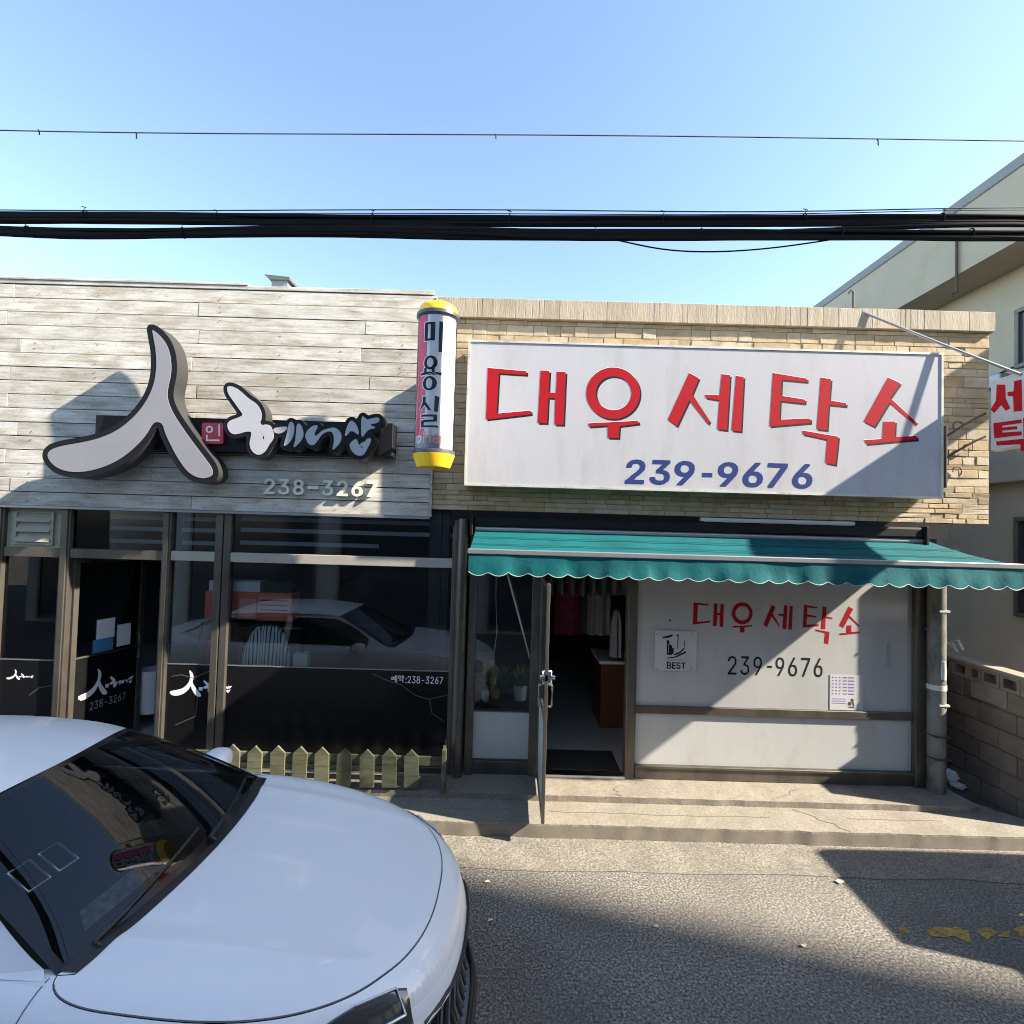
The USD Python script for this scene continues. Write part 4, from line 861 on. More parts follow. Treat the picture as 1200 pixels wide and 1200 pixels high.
# ------------------------------------------------------------------ awning
AX0, AX1, AYF, AZW, AZF = -0.36, 4.43, -0.78, 2.63, 2.445
AXB = 4.22
awn = thing('awning', 'teal canvas awning with scalloped valance over the laundry front', 'awning', (2, -.4, 2.3))
n, mcol = 14, 120; P = np.zeros((n, mcol, 3))
for i in range(n):
    t = i / (n - 1)
    for j in range(mcol):
        s = j / (mcol - 1)
        sag = -.016 * math.sin(math.pi * t) * (.5 + 1.0 * meshkit.noise(np.array([[s * 16, t * 1.5, 3.0]]), 8)[0])
        P[i, j] = (AX0 + (AXB + (AX1 - AXB) * t - AX0) * s, -.03 + (AYF + .03) * t, AZW + (AZF - AZW) * t + sag)
g_ = grid_mesh(P); g_.invert() if g_.face_normals[:, 2].mean() < 0 else None
top = g_.copy(); bot = g_.copy(); bot.vertices = bot.vertices - [0, 0, .003]; bot.invert()
part('canopy', [top, bot], TEAL, awn, smooth=True)
part('seam', [box(AX0, AXB + .06, -.03 + (AYF + .03) * t - .006, -.03 + (AYF + .03) * t + .006, AZW + (AZF - AZW) * t - .002, AZW + (AZF - AZW) * t + .004) for t in (.38, .7)], mat('teal_dark', (0.002, 0.055, 0.058), rough=.8), awn)
part('front_bar', cbox(AX0 - .01, AX1 + .01, AYF - .03, AYF + .02, AZF - .022, AZF + .022, .006), ALU, awn)
nsc = 28; mm = 420; rowsn = 10; P = np.zeros((rowsn, mm, 3)); zlow = np.zeros(mm)
for j in range(mm):
    s = j / (mm - 1); xx = AX0 + (AX1 - AX0) * s
    sc = abs(math.sin(math.pi * nsc * s))
    zlow[j] = AZF - .022 - .150 - .034 * sc ** .8
    for i in range(rowsn):
        t = i / (rowsn - 1)
        w = (meshkit.noise(np.array([[xx * 2.1, t * .5, 1.0]]), 5)[0] - .5) * .05 + .012 * math.sin(xx * 9 + 2 * math.sin(xx * 2.3)) + .006 * math.sin(xx * 26)
        P[i, j] = (xx, AYF - .018 - .008 * t + w * t, AZF - .022 + (zlow[j] - AZF + .022) * t)
g_ = grid_mesh(P); back = g_.copy(); back.vertices = back.vertices + [0, .003, 0]; g_.invert() if g_.face_normals[:, 1].mean() > 0 else None
back.invert() if back.face_normals[:, 1].mean() < 0 else None
part('valance', [g_, back], TEAL, awn, smooth=True)
part('valance_trim', tube(P[-1][::2] + np.array([0, -.001, 0]), .0042, 6), TEALTRIM, awn, smooth=True)
part('cassette', [cbox(AX0 - .02, AXB - .12, -.115, -.03, AZW + .03, AZW + .14, .02)], BLACKM, awn)
part('roller', tube([(AX0, -.075, AZW + .005), (AXB - .1, -.075, AZW + .005)], .026, 14), ALU, awn, smooth=40)
for xa, xb in ((U(588, 676, -.7)[0], lx(620)),):
    zz = U(620, 770, GY)[1]
    if xa < 2: part('arm', tube([(xa, AYF + .06, AZF - .03), (lx(620), GY - .03, zz)], .009, 8), ALU, awn)
    else: part('arm', tube([(xa, AYF + .06, AZF - .03), (xb, GY - .07, 1.9)], .009, 8), ALU, awn)
for xe_ in (AX0 - .05, AXB - .118): part('end_bracket', cbox(xe_, xe_ + .028, -.14, -.02, 2.56, 2.78, .006), BLACKM, awn)
fl = thing('tube_light', 'thin white tube light fixed under the stone fascia above the awning', 'light fitting', (lx(900, 615), -.05, 2.78))
part('housing', cbox(U(822, 611, -.06)[0], U(1000, 613, -.06)[0], -.09, -.011, 2.775, 2.81, .004), PVC, fl)
part('tube', tube([(U(824, 611, -.06)[0], -.075, 2.765), (U(998, 613, -.06)[0], -.075, 2.765)], .011, 10), CARD, fl, smooth=40)

# ------------------------------------------------------------------ projecting sign, its brackets and stay rod
PX = 4.67
psign = thing('projecting_sign', 'white projecting sign with red Korean letters at the right end of the stone fascia', 'shop sign', (PX, -.7, 3.5))
y_in = UX(1160, 480, PX)[0]; zt_ = UX(1160, 446, PX)[1]; zb_ = UX(1160, 530, PX)[1]
y_out = y_in - 1.12
part('box_body', cbox(PX + .004, PX + .2, y_out, y_in, zb_, zt_, .02), SIGNEDGE, psign)
part('face', box(PX, PX + .0035, y_out + .02, y_in - .012, zb_ + .015, zt_ - .015), SIGNFACE, psign)
q = lambda l: Polygon([(1080 + a / 7.5, 400 + b / 7.5) for a, b in l])
pl_ = [[q([(660, 380), (735, 380), (740, 500), (780, 590), (740, 610), (700, 560), (640, 630), (605, 600), (655, 520)]), q([(815, 350), (880, 335), (885, 610), (810, 620), (805, 485), (757, 478), (757, 445), (808, 440)]), q([(915, 325), (990, 305), (995, 605), (920, 610)])],
       [q([(630, 720), (880, 685), (880, 718), (710, 742), (710, 757), (840, 745), (840, 772), (710, 785), (710, 802), (880, 790), (880, 825), (640, 852)]), q([(893, 672), (985, 655), (988, 730), (1040, 722), (1042, 760), (988, 765), (990, 842), (897, 850)]), q([(655, 880), (1000, 845), (1005, 985), (872, 960), (868, 905), (660, 915)])]]
def side_ext(poly, x, d):
    out = []
    for g_ in getattr(poly, 'geoms', [poly]):
        pp = Polygon([UX(a, b, x) for a, b in g_.exterior.coords]).buffer(0)
        m = trimesh.creation.extrude_polygon(pp, d, engine='earcut'); v = m.vertices.copy(); m.vertices = np.stack([x - v[:, 2], v[:, 0], v[:, 1]], 1)
        if m.volume < 0: m.invert()
        out.append(m)
    return trimesh.util.concatenate(out)
for gset in pl_:
    part('letter', side_ext(unary_union([g_.buffer(0) for g_ in gset]), PX - .0003, .0015), RED, psign)
arms = []
for (p0, p1, p2) in (((1107, 513), (1138, 487), (1157, 484)), ((1107, 538), (1138, 516), (1157, 511))):
    a = np.array([*U(p0[0], p0[1], -.03)]); w = np.array([a[0], -.025, a[1]]); e = UX(p2[0], p2[1], PX + .05); e3 = np.array([PX + .05, e[0] + .02, e[1]]); mid = (w + e3) / 2 + np.array([0, -.02, .03])
    arms.append(tube(bez(w, mid, e3, 10), .011, 8))
part('bracket_arm', arms, RUST, psign)
sc = []
wx = U(1108, 520, -.03)[0]
sc.append(tube([(wx, -.03, U(1108, 500, 0)[1]), (wx, -.03, U(1108, 572, 0)[1])], .014, 8))
for (c, r, a0, a1) in (((1122, 500), .06, 0, 4.5), ((1133, 525), .045, 1, 6), ((1121, 552), .05, -1, 3.5)):
    x, z = U(c[0], c[1], -.04); tt = np.linspace(a0, a1, 16); sc.append(tube(np.c_[x + r * np.cos(tt) * (1 - .08 * tt), np.full(16, -.04), z + r * np.sin(tt) * (1 - .08 * tt)], .006, 6))
part('scroll', sc, RUST, psign)  # ironwork added to stand in for dark ornamental staining on the stone
rod_a = np.array([*U(1002, 364, -.03)]); rod0 = np.array([rod_a[0], -.02, LZ1 + .01]); e = UX(1200, 440, PX + .02)
rod1 = np.array([PX + .02, e[0], e[1]])
rod1 = rod0 + (rod1 - rod0) * 1.06
stay = thing('stay_rod', 'thin steel stay rod running from the coping down to the projecting sign', 'stay rod', tuple(rod0))
part('rod', tube([rod0, (rod0 + rod1) / 2 - [0, 0, .01], rod1], .014, 8), ALU, stay, smooth=40)
part('anchor', [tube([rod0 + [0, .02, 0], rod0 + [0, .02, .18], rod0 + [-.025, .02, .2], rod0 + [-.045, .02, .17]], .010, 8), cbox(rod0[0] - .04, rod0[0] + .04, -.05, .02, LZ1 + .003, LZ1 + .012, .002)], RUST, stay)

# ------------------------------------------------------------------ right-hand house, block wall
HXE = 5.5
house = thing('beige_house', 'two-storey beige stucco house with a deep overhanging roof edge, right of the laundry', 'building', (7.5, 3, 0))
def Zr(px, py, x): return UX(px, py, x)[1]
zcap = Zr(1080, 267, HXE); ztop = zcap; zc0 = Zr(1150, 232, HXE); zbot = Zr(1120, 323, HXE)
ya, yb = 0.12, 9.0
HXW = HXE + .56
cap_h = .13
part('roof_edge', cbox(HXE - .02, 12, ya, yb, ztop - cap_h, ztop, .01), GREYTRIM, house)
part('fascia', [box(HXE, 12, ya + .02, yb - .02, zbot, ztop - cap_h - .001)], STUCCO, house)
zs1 = Zr(1170, 551, HXW); zsill = zs1
up = part('upper_wall', box(HXW, 11.8, ya + .3, yb - .3, zs1, zbot - .001), STUCCO, house)
HXL = HXW + .06
part('floor_band', cbox(HXW - .05, 11.8, ya + .25, yb - .25, zs1 - .16, zs1 - .001, .006), STUCCO, house)
part('lower_wall', box(HXL, 11.8, ya + .35, yb - .35, 0.0, zs1 - .161), STUCCO, house)
# upper window (its left jamb shows at the picture's edge)
def house_window(y0, y1, z0, z1, xw, host):
    f = part('window', side_frame(y0, y1, z0, z1, xw, .05), FRAME, house)
    part('pane', box(xw - .006, xw - .002, y0 + .05, y1 - .05, z0 + .05, z1 - .05), LAMP, f)
    part('mullion', box(xw - .03, xw - .007, (y0 + y1) / 2 - .02, (y0 + y1) / 2 + .02, z0 + .05, z1 - .05), FRAME, f)
def side_frame(y0, y1, z0, z1, x, w):
    return [cbox(x - .04, x - .001, y0, y1, z1 - w, z1, .004), cbox(x - .04, x - .001, y0, y1, z0, z0 + w, .004), cbox(x - .04, x - .001, y0, y0 + w, z0 + w + .001, z1 - w - .001, .004), cbox(x - .04, x - .001, y1 - w, y1, z0 + w + .001, z1 - w - .001, .004)]
yw = UX(1192, 400, HXW)[0]
house_window(yw - 1.4, yw, UX(1194, 432, HXW)[1], UX(1194, 363, HXW)[1], HXW, up)
yw2 = UX(1191, 650, HXL)[0]
house_window(yw2 - 1.2, yw2, UX(1192, 722, HXL)[1], UX(1192, 606, HXL)[1], HXL, up)
hk = UX(1124, 300, HXE); hk2 = UX(1124, 343, HXE); 
part('iron_hook', tube([(HXE - .03, hk[0], hk[1] + .25), (HXE - .03, hk[0], hk2[1]), (HXE - .08, hk[0] + .02, hk2[1] - .01)], .016, 8), RUST, house)
acy, acz = UX(1172, 446, HXW)
part('vent_box', cbox(HXW - .12, HXW - .001, acy - .12, acy + .12, acz - .1, acz + .06, .01), ALU, house)
part('wall_wire', tube([(HXW - .02, acy + .5, acz + .02), (HXW - .02, acy - .1, acz + .1), (HXW - .02, acy - .8, acz + .18)], .008, 6), CABLE, house)

BX = 4.9
bw = thing('block_wall', 'brown cement block wall with a pierced top course beside the laundry', 'wall', (BX, 1, 0))
BY0, BY1 = -0.62, 3.4
course = .197; ztopw = 1.372
core = part('core', [box(BX + .012, BX + .15, BY0 + .005, BY1 - .005, 0.0, 6 * course), box(BX + .1, BX + .146, BY0 + .005, BY1 - .005, 6 * course, ztopw - .05)], BLOCKJ, bw)  # second slab is added behind the pierced course so its holes stay dark
for r in range(6):
    y = BY0 - (.2 if r % 2 else 0); 
    while y < BY1:
        y0, y1 = max(y, BY0), min(y + .39, BY1)
        if y1 - y0 > .04:
            o = R.uniform(-.006, .004)
            part('block', cbox(BX + o, BX + .155, y0 + .004, y1 - .004, r * course + .004, (r + 1) * course - .004, .008), BLOCK, core)
        y += .39
y = BY0
while y < BY1 - .05:
    w = .205 if R.random() < .7 else .15
    z0_, z1_ = 6 * course + .002, ztopw - .045
    hole = sbox(y + .035, z0_ + .03, y + w - .035, z1_ - .02)
    pm = trimesh.creation.extrude_polygon(sbox(y + .003, z0_, y + w - .003, z1_).difference(hole.buffer(-.01).buffer(.01)), .14, engine='earcut'); v = pm.vertices.copy(); pm.vertices = np.stack([BX + .14 - v[:, 2], v[:, 0], v[:, 1]], 1)
    if pm.volume < 0: pm.invert()
    part('screen_block', pm, BLOCKTOP, bw); y += w
part('cap', cbox(BX - .015, BX + .17, BY0, BY1, ztopw - .044, ztopw, .008), BLOCKTOP, bw)
py_, pz_ = UX(1160, 813, BX)
patch = part('patch', cbox(BX - .016, BX - .0065, py_ - .19, py_ + .2, pz_ - .09, pz_ + .08, .003), BLOCKTOP, bw, label='rough mortar patch')

# clutter in the alley
rr = random.Random(3)
for k, (px, py, s, lab) in enumerate(((1112, 912, .09, 'crumpled white plastic sheet at the foot of the thick grey pipe'), (1122, 921, .07, 'flat pale scrap of plastic on the alley floor by the step'))):
    x, y = UG(px, py, .05)
    m = trimesh.creation.icosphere(3, 1.0); n_ = meshkit.fbm(m.vertices * 2.3 + k * 9, 4, k); m.vertices = m.vertices * (0.45 + n_[:, None]) * np.array([s, s, s * (.9 if k == 0 else .35)]) + np.array([x, y, .03 + s * .35])
    solo('plastic_scrap', m, BAG, lab, 'litter', smooth=30)
p = UX(1109, 855, BX - .06); p2 = UX(1121, 800, BX - .02)
solo('leaning_board', tube([(BX - .12, p[0] + .12, p[1] - .25), (BX - .02, p2[0] + .12, p2[1])], .022, 6), RUST, 'thin dark stick leaning on the block wall behind the grey pipe', 'stick')
wd = []
for k in range(130):
    x = rr.uniform(4.62, 5.4); y = -.34 - (x - 4.62) * .22 + rr.uniform(-.07, .12); h = rr.uniform(.015, .05); a = rr.uniform(0, 6.28)
    d = np.array([math.cos(a), math.sin(a), 0]) * .012; b_ = np.array([x, y, .03 if y > -.5 else Z2 - .012]); tip = b_ + [rr.uniform(-.03, .03), rr.uniform(-.03, .03), h]
    wd.append(trimesh.Trimesh([b_ - d, b_ + d, tip], [[0, 1, 2]], process=False))
solo('ground_weeds', wd, MOSS, 'short green weeds along the broken kerb edge by the alley', 'weeds', kind='stuff')
hose = [UX(a, b, BX + .07) for a, b in ((1108, 748), (1118, 757), (1126, 764), (1119, 752), (1127, 751), (1133, 762))]
solo('grey_hose', tube([(BX + .03, y + .0, max(z, ztopw + .014)) for y, z in hose], .014, 8), PVC, 'short bent grey hose end lying on top of the block wall', 'hose', smooth=40)

# ------------------------------------------------------------------ road details
for k, pts in enumerate(([(1086, 1090), (1100, 1085), (1112, 1088), (1122, 1086), (1135, 1091), (1140, 1107), (1128, 1102), (1118, 1097), (1100, 1098), (1090, 1097)], [(1146, 1088), (1160, 1087), (1168, 1093), (1158, 1101), (1148, 1095)], [(1168, 1098), (1176, 1092), (1184, 1090), (1182, 1099)], [(1186, 1088), (1200, 1084), (1215, 1085), (1216, 1096), (1196, 1097)], [(1051, 1087), (1060, 1085), (1067, 1091), (1058, 1095)])):
    pp = Polygon([UG(a, b, .004) for a, b in pts]); pp = shapely.segmentize(pp, .02)
    c = np.array(pp.exterior.coords); n_ = meshkit.fbm(np.c_[c * 25, c[:, :1] * 0], 3, 2)[:, None] - .5; c = c + n_ * .03
    pp = Polygon(c).buffer(0)
    names = ('largest worn patch of yellow road paint in the dark shadow', 'small worn yellow paint patch right of the largest one', 'smallest worn yellow paint speck between two patches', 'worn yellow paint patch at the right picture edge', 'faint yellow paint speck in the sun beside the shadow edge')
    solo('yellow_marking', flat(pp, .004), YPAINT, names[k], 'road marking', group='worn yellow paint patches on the road')
lf = [((985, 1034), 'pale dry leaf on the sunlit asphalt left of the sharp shadow'), ((942, 1109), 'pale leaf on the asphalt in the middle of the road'), ((571, 1034), 'pale leaf on the road close to the car grille'), ((575, 1079), 'small pale leaf in the shade beside the car nose'), ((769, 1086), 'tiny pale leaf at the edge of the soft road shade'), ((1198, 1073), 'white leaf in the dark shadow at the right picture edge'), ((957, 984), 'brown leaf against the kerb near the shadow tip')]
for k, ((a, b), lab) in enumerate(lf):
    x, y = UG(a, b, .006); s = .032 if k == 0 else .02; n_ = 9; tt = np.linspace(0, 2 * math.pi, n_, endpoint=False); off = rr.uniform(0, 3)
    ring_ = np.c_[x + s * np.cos(tt) * (1 + .2 * np.sin(3 * tt + k)), y + s * .75 * np.sin(tt + off * .1) * (1 + .2 * np.cos(2 * tt)), .008 + .009 * np.abs(np.sin(tt + off))]
    solo('fallen_leaf', trimesh.Trimesh(np.vstack([ring_, [x, y, .009]]), [[i, (i + 1) % n_, n_] for i in range(n_)], process=False), LEAFY, lab, 'leaf', group='fallen leaves on the road')

# ------------------------------------------------------------------ overhead cables
CY = -2.0
def cable_line(pts, y, r, name, label, cat, m, sides=7, wob=0.0, seed=0):
    P = [np.array([U(a, b, y)[0], y, U(a, b, y)[1]]) for a, b in pts]
    x = [p[0] for p in P]; z = [p[2] for p in P]; cs = CubicSpline(x, z); xx = np.linspace(min(x), max(x), 90)
    n_ = meshkit.fbm(np.c_[xx * .9, xx * 0 + seed, xx * 0], 3, seed) - .5
    return np.c_[xx, y + wob * n_ * .8, cs(xx) + wob * n_]
def bundle(name, label, specs, y, r, ties):
    t = thing(name, label, 'cable bundle', (0, y, U(600, specs[0][0][1], y)[1]))
    for k, (pts) in enumerate(specs):
        part('cable', tube(cable_line(pts, y + .012 * ((k * 7) % 3 - 1), r, '', '', '', CABLE, wob=.026, seed=k + int(abs(y) * 100)), r * (1.0 + .35 * ((k * 5) % 3 - 1) * .5), 7), CABLE, t, smooth=True)
    for (a, b, h) in ties:
        x, z = U(a, b, y); 
        tt = np.linspace(0, 2 * math.pi, 12)
        part('tie', [tube(np.c_[np.full(12, x), y + .03 * np.cos(tt), z + (h * .5) * np.sin(tt)], .004, 5), tube([(x, y - .02, z + h * .5), (x + .012, y - .02, z + h * .5 + .012), (x - .015, y - .02, z + h * .5 + .02)], .003, 5)], CABLE, t)
bundle('cable_bundle', 'upper thick bundle of black cables across the sky', [[(-60, 251 + o), (300, 252 + o), (600, 254.5 + o), (900, 254 + o), (1260, 253 + o)] for o in (0, 2.5, 5, 7, 9)] + [[(-60, 262), (120, 259), (400, 262), (760, 259.5), (1260, 260)]], CY, .0135, [(101, 253, .06), (255, 257, .06), (437, 257, .06), (597, 258, .06), (776, 258, .06), (942, 256, .06), (1103, 256, .06)])
bundle('cable_bundle', 'lower thick bundle of black cables sagging just below the upper one', [[(-60, 264 + o * .7), (120, 269 + o), (330, 267 + o), (600, 270.5 + o), (800, 271 + o), (1000, 271 + o), (1260, 271.5 + o)] for o in (0, 2.4, 4.6, 6.6, 8.4)] + [[(-60, 262), (110, 272), (300, 270), (520, 267), (760, 274), (1000, 268), (1260, 266)], [(-60, 270), (60, 274), (200, 273), (420, 270), (640, 277), (1000, 279), (1260, 280)]], CY - .06, .0135, [(33, 271, .06), (215, 273, .06), (535, 273, .06), (697, 275, .06), (821, 274, .06), (985, 274, .06), (1137, 274, .06)])
def single(pts, y, r, label, m=WIRE, wob=.003, seed=1):
    t = solo('overhead_wire', tube(cable_line(pts, y, r, '', '', '', m, wob=wob, seed=seed), r, 6), m, label, 'wire', smooth=True, group='thin overhead wires'); return t
single([(-60, 151), (160, 155.5), (600, 158), (900, 161), (1260, 166)], -1.6, .0042, 'thin lone wire highest across the sky')
single([(-60, 245), (300, 246.5), (600, 246), (900, 248), (1100, 244.5), (1260, 243)], CY + .05, .0038, 'thin wire running just above the upper black cable bundle')
single([(-60, 248.5), (300, 250), (600, 250.5), (900, 251), (1100, 247), (1260, 246)], CY + .03, .003, 'very thin wire touching the top of the upper cable bundle', seed=4)
single([(700, 277), (735, 284), (770, 291), (830, 295), (900, 291), (960, 283), (1010, 275)], CY - .07, .0045, 'single black cable drooping below the lower bundle', CABLE, .0, 2)
wc = []
for (a, b) in ((46, 153), (160, 156), (581, 158), (1029, 164)):
    x, z = U(a, b, -1.6); wc.append((x, z))
for k, (x, z) in enumerate(wc):
    solo('wire_clip', tube([(x - .008, -1.6, z + .006), (x, -1.6, z - .004), (x + .002, -1.6, z - .03 - .01 * (k % 2))], .0045, 5), CABLE, ('leftmost tiny clip on the highest thin wire', 'tiny dark clip on the highest wire above the brush-stroke sign', 'tiny clip on the highest wire above the barber pole', 'rightmost tiny clip on the highest thin wire')[k], 'wire clip', group='clips on the highest wire')

# ------------------------------------------------------------------ white car
NX, CYC = -0.20, -2.52
def outline_half():
    a, w, n_ = 1.6, .93, 2.6
    ph = np.linspace(0, 1, 46); y = w * np.sin(ph * np.pi / 2) ** (2 / n_); x = -a * (1 - np.cos(ph * np.pi / 2) ** (2 / n_))
    y[0] = 0
    xs_ = np.arange(-1.68, -3.95, -.08); side_ = np.c_[xs_, np.full(len(xs_), w)]
    a2, n2 = 1.0, 2.8
    y2 = w * np.cos(ph * np.pi / 2) ** (2 / n2); x2 = -3.95 - a2 * np.sin(ph * np.pi / 2) ** (2 / n2); y2[-1] = 0
    return np.vstack([np.c_[x, y], side_, np.c_[x2, y2]])
oh = outline_half()
oh = np.array(LineString(oh).segmentize(.035).coords)
OUT = np.vstack([oh, np.c_[oh[-2:0:-1, 0], -oh[-2:0:-1, 1]]])
OUTP = Polygon(OUT)
zc_s = CubicSpline([-4.95, -4.75, -4.3, -3.0, -1.5, -1.0, -.5, -.2, 0.0], [1.0, 1.055, 1.06, 1.0, .995, .955, .878, .818, .778])
OB = OUTP.exterior
def T(x, y):
    x, y = np.asarray(x, float), np.asarray(y, float)
    d = shapely.distance(shapely.points(np.c_[x, y]), OB); r = .17
    u = np.clip((r - d) / r, 0, 1)
    drop = .115 * (1 - np.sqrt(np.clip(1 - u ** 2, 0, 1)))
    crease = .010 * np.exp(-((np.abs(y) - (.50 + .10 * np.clip(-x / 1.4, 0, 1))) / .05) ** 2) * np.clip((-x - .15) / .3, 0, 1) * (x > -1.6)
    return zc_s(np.clip(x, -4.95, 0)) - .035 * (np.abs(y) / .9) ** 2.2 - drop + crease
def patch_mesh(poly, h=.03, zoff=0.0):
    """height-field sheet over an (x, y) polygon"""
    ring_ = [np.array(LineString(r_).segmentize(h).coords)[:-1] for r_ in [poly.exterior.coords] + [i.coords for i in poly.interiors]]
    x0, y0, x1, y1 = poly.bounds; gx, gy = np.meshgrid(np.arange(x0, x1, h), np.arange(y0, y1, h)); gp = np.c_[gx.ravel(), gy.ravel()]
    ins = shapely.contains_xy(poly.buffer(-h * .5), gp[:, 0], gp[:, 1]); extra = []
    for dd in (.012, .03, .055):
        q_ = OUTP.buffer(-dd); c = np.array(q_.exterior.segmentize(h).coords)[:-1]; extra.append(c[shapely.contains_xy(poly.buffer(-.006), c[:, 0], c[:, 1])])
    pts = np.vstack(ring_ + [gp[ins]] + extra); tri = Delaunay(pts).simplices
    c = pts[tri].mean(1); ok = shapely.contains_xy(poly, c[:, 0], c[:, 1]); tri = tri[ok]
    a = pts[tri]; ar = np.cross(a[:, 1] - a[:, 0], a[:, 2] - a[:, 0]); tri[ar < 0] = tri[ar < 0][:, ::-1]; tri = tri[np.abs(ar) > 1e-8]
    return trimesh.Trimesh(np.c_[pts, T(pts[:, 0], pts[:, 1]) + zoff], tri, process=False)
W = lambda m: (lambda k: (k.apply_translation((NX, CYC, 0)), k)[1])(as_tri(m).copy())
car = thing('parked_car', 'white sedan parked in front of the hair salon, dark windscreen facing right', 'car', (NX, CYC, 0))
# hood
hw, ha, hn = .838, 1.1, 2.5
ph = np.linspace(0, 1, 50); hy = hw * np.sin(ph * np.pi / 2) ** (2 / hn); hx_ = -.12 - ha * (1 - np.cos(ph * np.pi / 2) ** (2 / hn)); hy[0] = 0
hh_ = np.vstack([np.c_[hx_[:-1], hy[:-1]], bez((hx_[-2], hy[-2]), (-1.40, .845), (-1.42, .75), 12)[1:]])
base = lambda y: -1.30 - .11 * (np.abs(y) / .78) ** 2
backline = np.array([(base(y) + .035, y) for y in np.linspace(.74, -.74, 25)])
HOOD = Polygon(np.vstack([hh_, backline, np.c_[hh_[::-1][:, 0], -hh_[::-1][:, 1]][:-1]])).buffer(0)
part('hood', W(patch_mesh(HOOD)), CAR, car, smooth=True)
CABIN = Polygon([(base(y) - .03, y) for y in np.linspace(-.725, .725, 25)] + [(-2.6, .80), (-4.0, .76), (-4.38, .62), (-4.38, -.62), (-4.0, -.76), (-2.6, -.80)])
body_top = OUTP.difference(HOOD.buffer(.004)).difference(CABIN)
tops = [patch_mesh(g_) for g_ in getattr(body_top, 'geoms', [body_top]) if g_.area > .002]
# side walls below the shoulder
prof = [(0, None), (.012, -.03), (.026, -.09), (.034, .62), (.03, .50), (.03, .36), (.035, .30), (.02, .24), (-.03, .19)]
cen = OUT; nrm = np.roll(cen, -1, 0) - np.roll(cen, 1, 0); nrm = np.c_[nrm[:, 1], -nrm[:, 0]]; nrm /= np.linalg.norm(nrm, axis=1, keepdims=True)
if (nrm[0] @ np.array([1, 0])) < 0: nrm = -nrm
zs = T(cen[:, 0], cen[:, 1])
def zlow(x, y):
    z = .19
    for wx_ in (-.93, -3.86):
        d = abs(x - wx_)
        if d < .40 and abs(y) > .55: z = max(z, .33 + math.sqrt(.40 ** 2 - d ** 2))
    return min(z, .70)
lowz = np.array([zlow(*p_) for p_ in cen])
front = np.clip((cen[:, 0] + .35) / .3, 0, 1)
rowsP = []
for o, z in prof:
    zz = zs if z is None else (zs + z if z < 0 else np.minimum(zs - .1, np.full(len(cen), z)))
    zz = np.maximum(zz, lowz); oo = o + (front * .03 if (z is not None and 0 < z < .33) else 0)
    off = np.broadcast_to(oo, (len(cen),))
    rowsP.append(np.c_[cen + nrm * off[:, None], zz])
RP = np.array(rowsP)
RP = np.concatenate([RP, RP[:, :1]], 1)
gm = grid_mesh(RP)
nr, nc = RP.shape[0] - 1, RP.shape[1] - 1
fi = np.arange(len(gm.faces)) % (nr * nc); ri, ci = fi // nc, fi % nc
mid = (RP[:-1, :-1] + RP[1:, 1:]) / 2; mf = mid[ri, ci]
isg = (mf[:, 0] > -.35) & (np.abs(mf[:, 1]) < .50) & (mf[:, 2] < .60) & (mf[:, 2] > .26)
def keep(mesh, mask):
    m = mesh.copy(); m.update_faces(mask); m.remove_unreferenced_vertices(); return m
side_m = keep(gm, ~isg)
if (side_m.face_normals * np.c_[mf[~isg][:, :2] - [-2.4, 0], np.zeros((~isg).sum())]).sum(1).mean() < 0: side_m.invert()
part('body', W(tops + [side_m]), CAR, car, smooth=50)
# grille
gb = keep(gm, isg); gb.vertices = gb.vertices - [.07, 0, 0]
if gb.face_normals[:, 0].mean() < 0: gb.invert()
gr = part('grille', W(gb), CARBLACK, car)
def front_pt(y, z, o=0.0):
    """point of the nose surface"""
    i = np.argmin(np.abs(cen[:len(oh) // 2, 1] - abs(y))); p_ = cen[i]; s = math.copysign(1, y) if y else 1
    oo = np.interp(z, [.19, .24, .30, .36, .5, .62, .70], [-.0, .05, .065, .03, .03, .034, .02]) + o
    return np.array([p_[0] + nrm[i][0] * oo, y + s * nrm[i][1] * oo * .0, z])
for k, y in enumerate(np.linspace(-.47, .47, 23)):
    part('grille_slat', W(tube([front_pt(y, z, -.035) for z in np.linspace(.29, .565, 7)], .0085, 6)), CHROME if k % 2 else LAMP, gr, smooth=True)
fr = [front_pt(y, .60, -.004) for y in np.linspace(-.50, .50, 24)] + [front_pt(.50, z, .0) for z in np.linspace(.57, .30, 5)] + [front_pt(y, .275, .0) for y in np.linspace(.48, -.48, 24)] + [front_pt(-.50, z) for z in np.linspace(.30, .59, 6)]
part('grille_surround', W(tube(fr, .009, 6)), CARBLACK, gr, smooth=True)
part('front_lip', W(tube([front_pt(y, .225, .03) for y in np.linspace(-.6, .6, 30)], .022, 8)), CARBLACK, car, smooth=True)
# panel gaps
def ribbon(pts, w=.0021, zoff=.0012):
    p_ = np.array(LineString(pts).segmentize(.02).coords); t = np.gradient(p_, axis=0); t /= np.linalg.norm(t, axis=1, keepdims=True); n_ = np.c_[-t[:, 1], t[:, 0]]
    L, Rr = p_ + n_ * w, p_ - n_ * w
    P_ = np.stack([np.c_[L, T(L[:, 0], L[:, 1]) + zoff], np.c_[Rr, T(Rr[:, 0], Rr[:, 1]) + zoff]])
    m = grid_mesh(P_)
    if m.face_normals[:, 2].mean() < 0: m.invert()
    return m
hb = np.vstack([np.c_[hh_[::-1][:, 0], -hh_[::-1][:, 1]], hh_[1:]])
part('hood_gap', W(ribbon(hb[2:-2])), GAP, car)
part('fender_gap', W([ribbon([(-1.44, s * .76), (-1.44, s * .84), (-1.44, s * .925)], .0022) for s in (-1, 1)]), GAP, car)
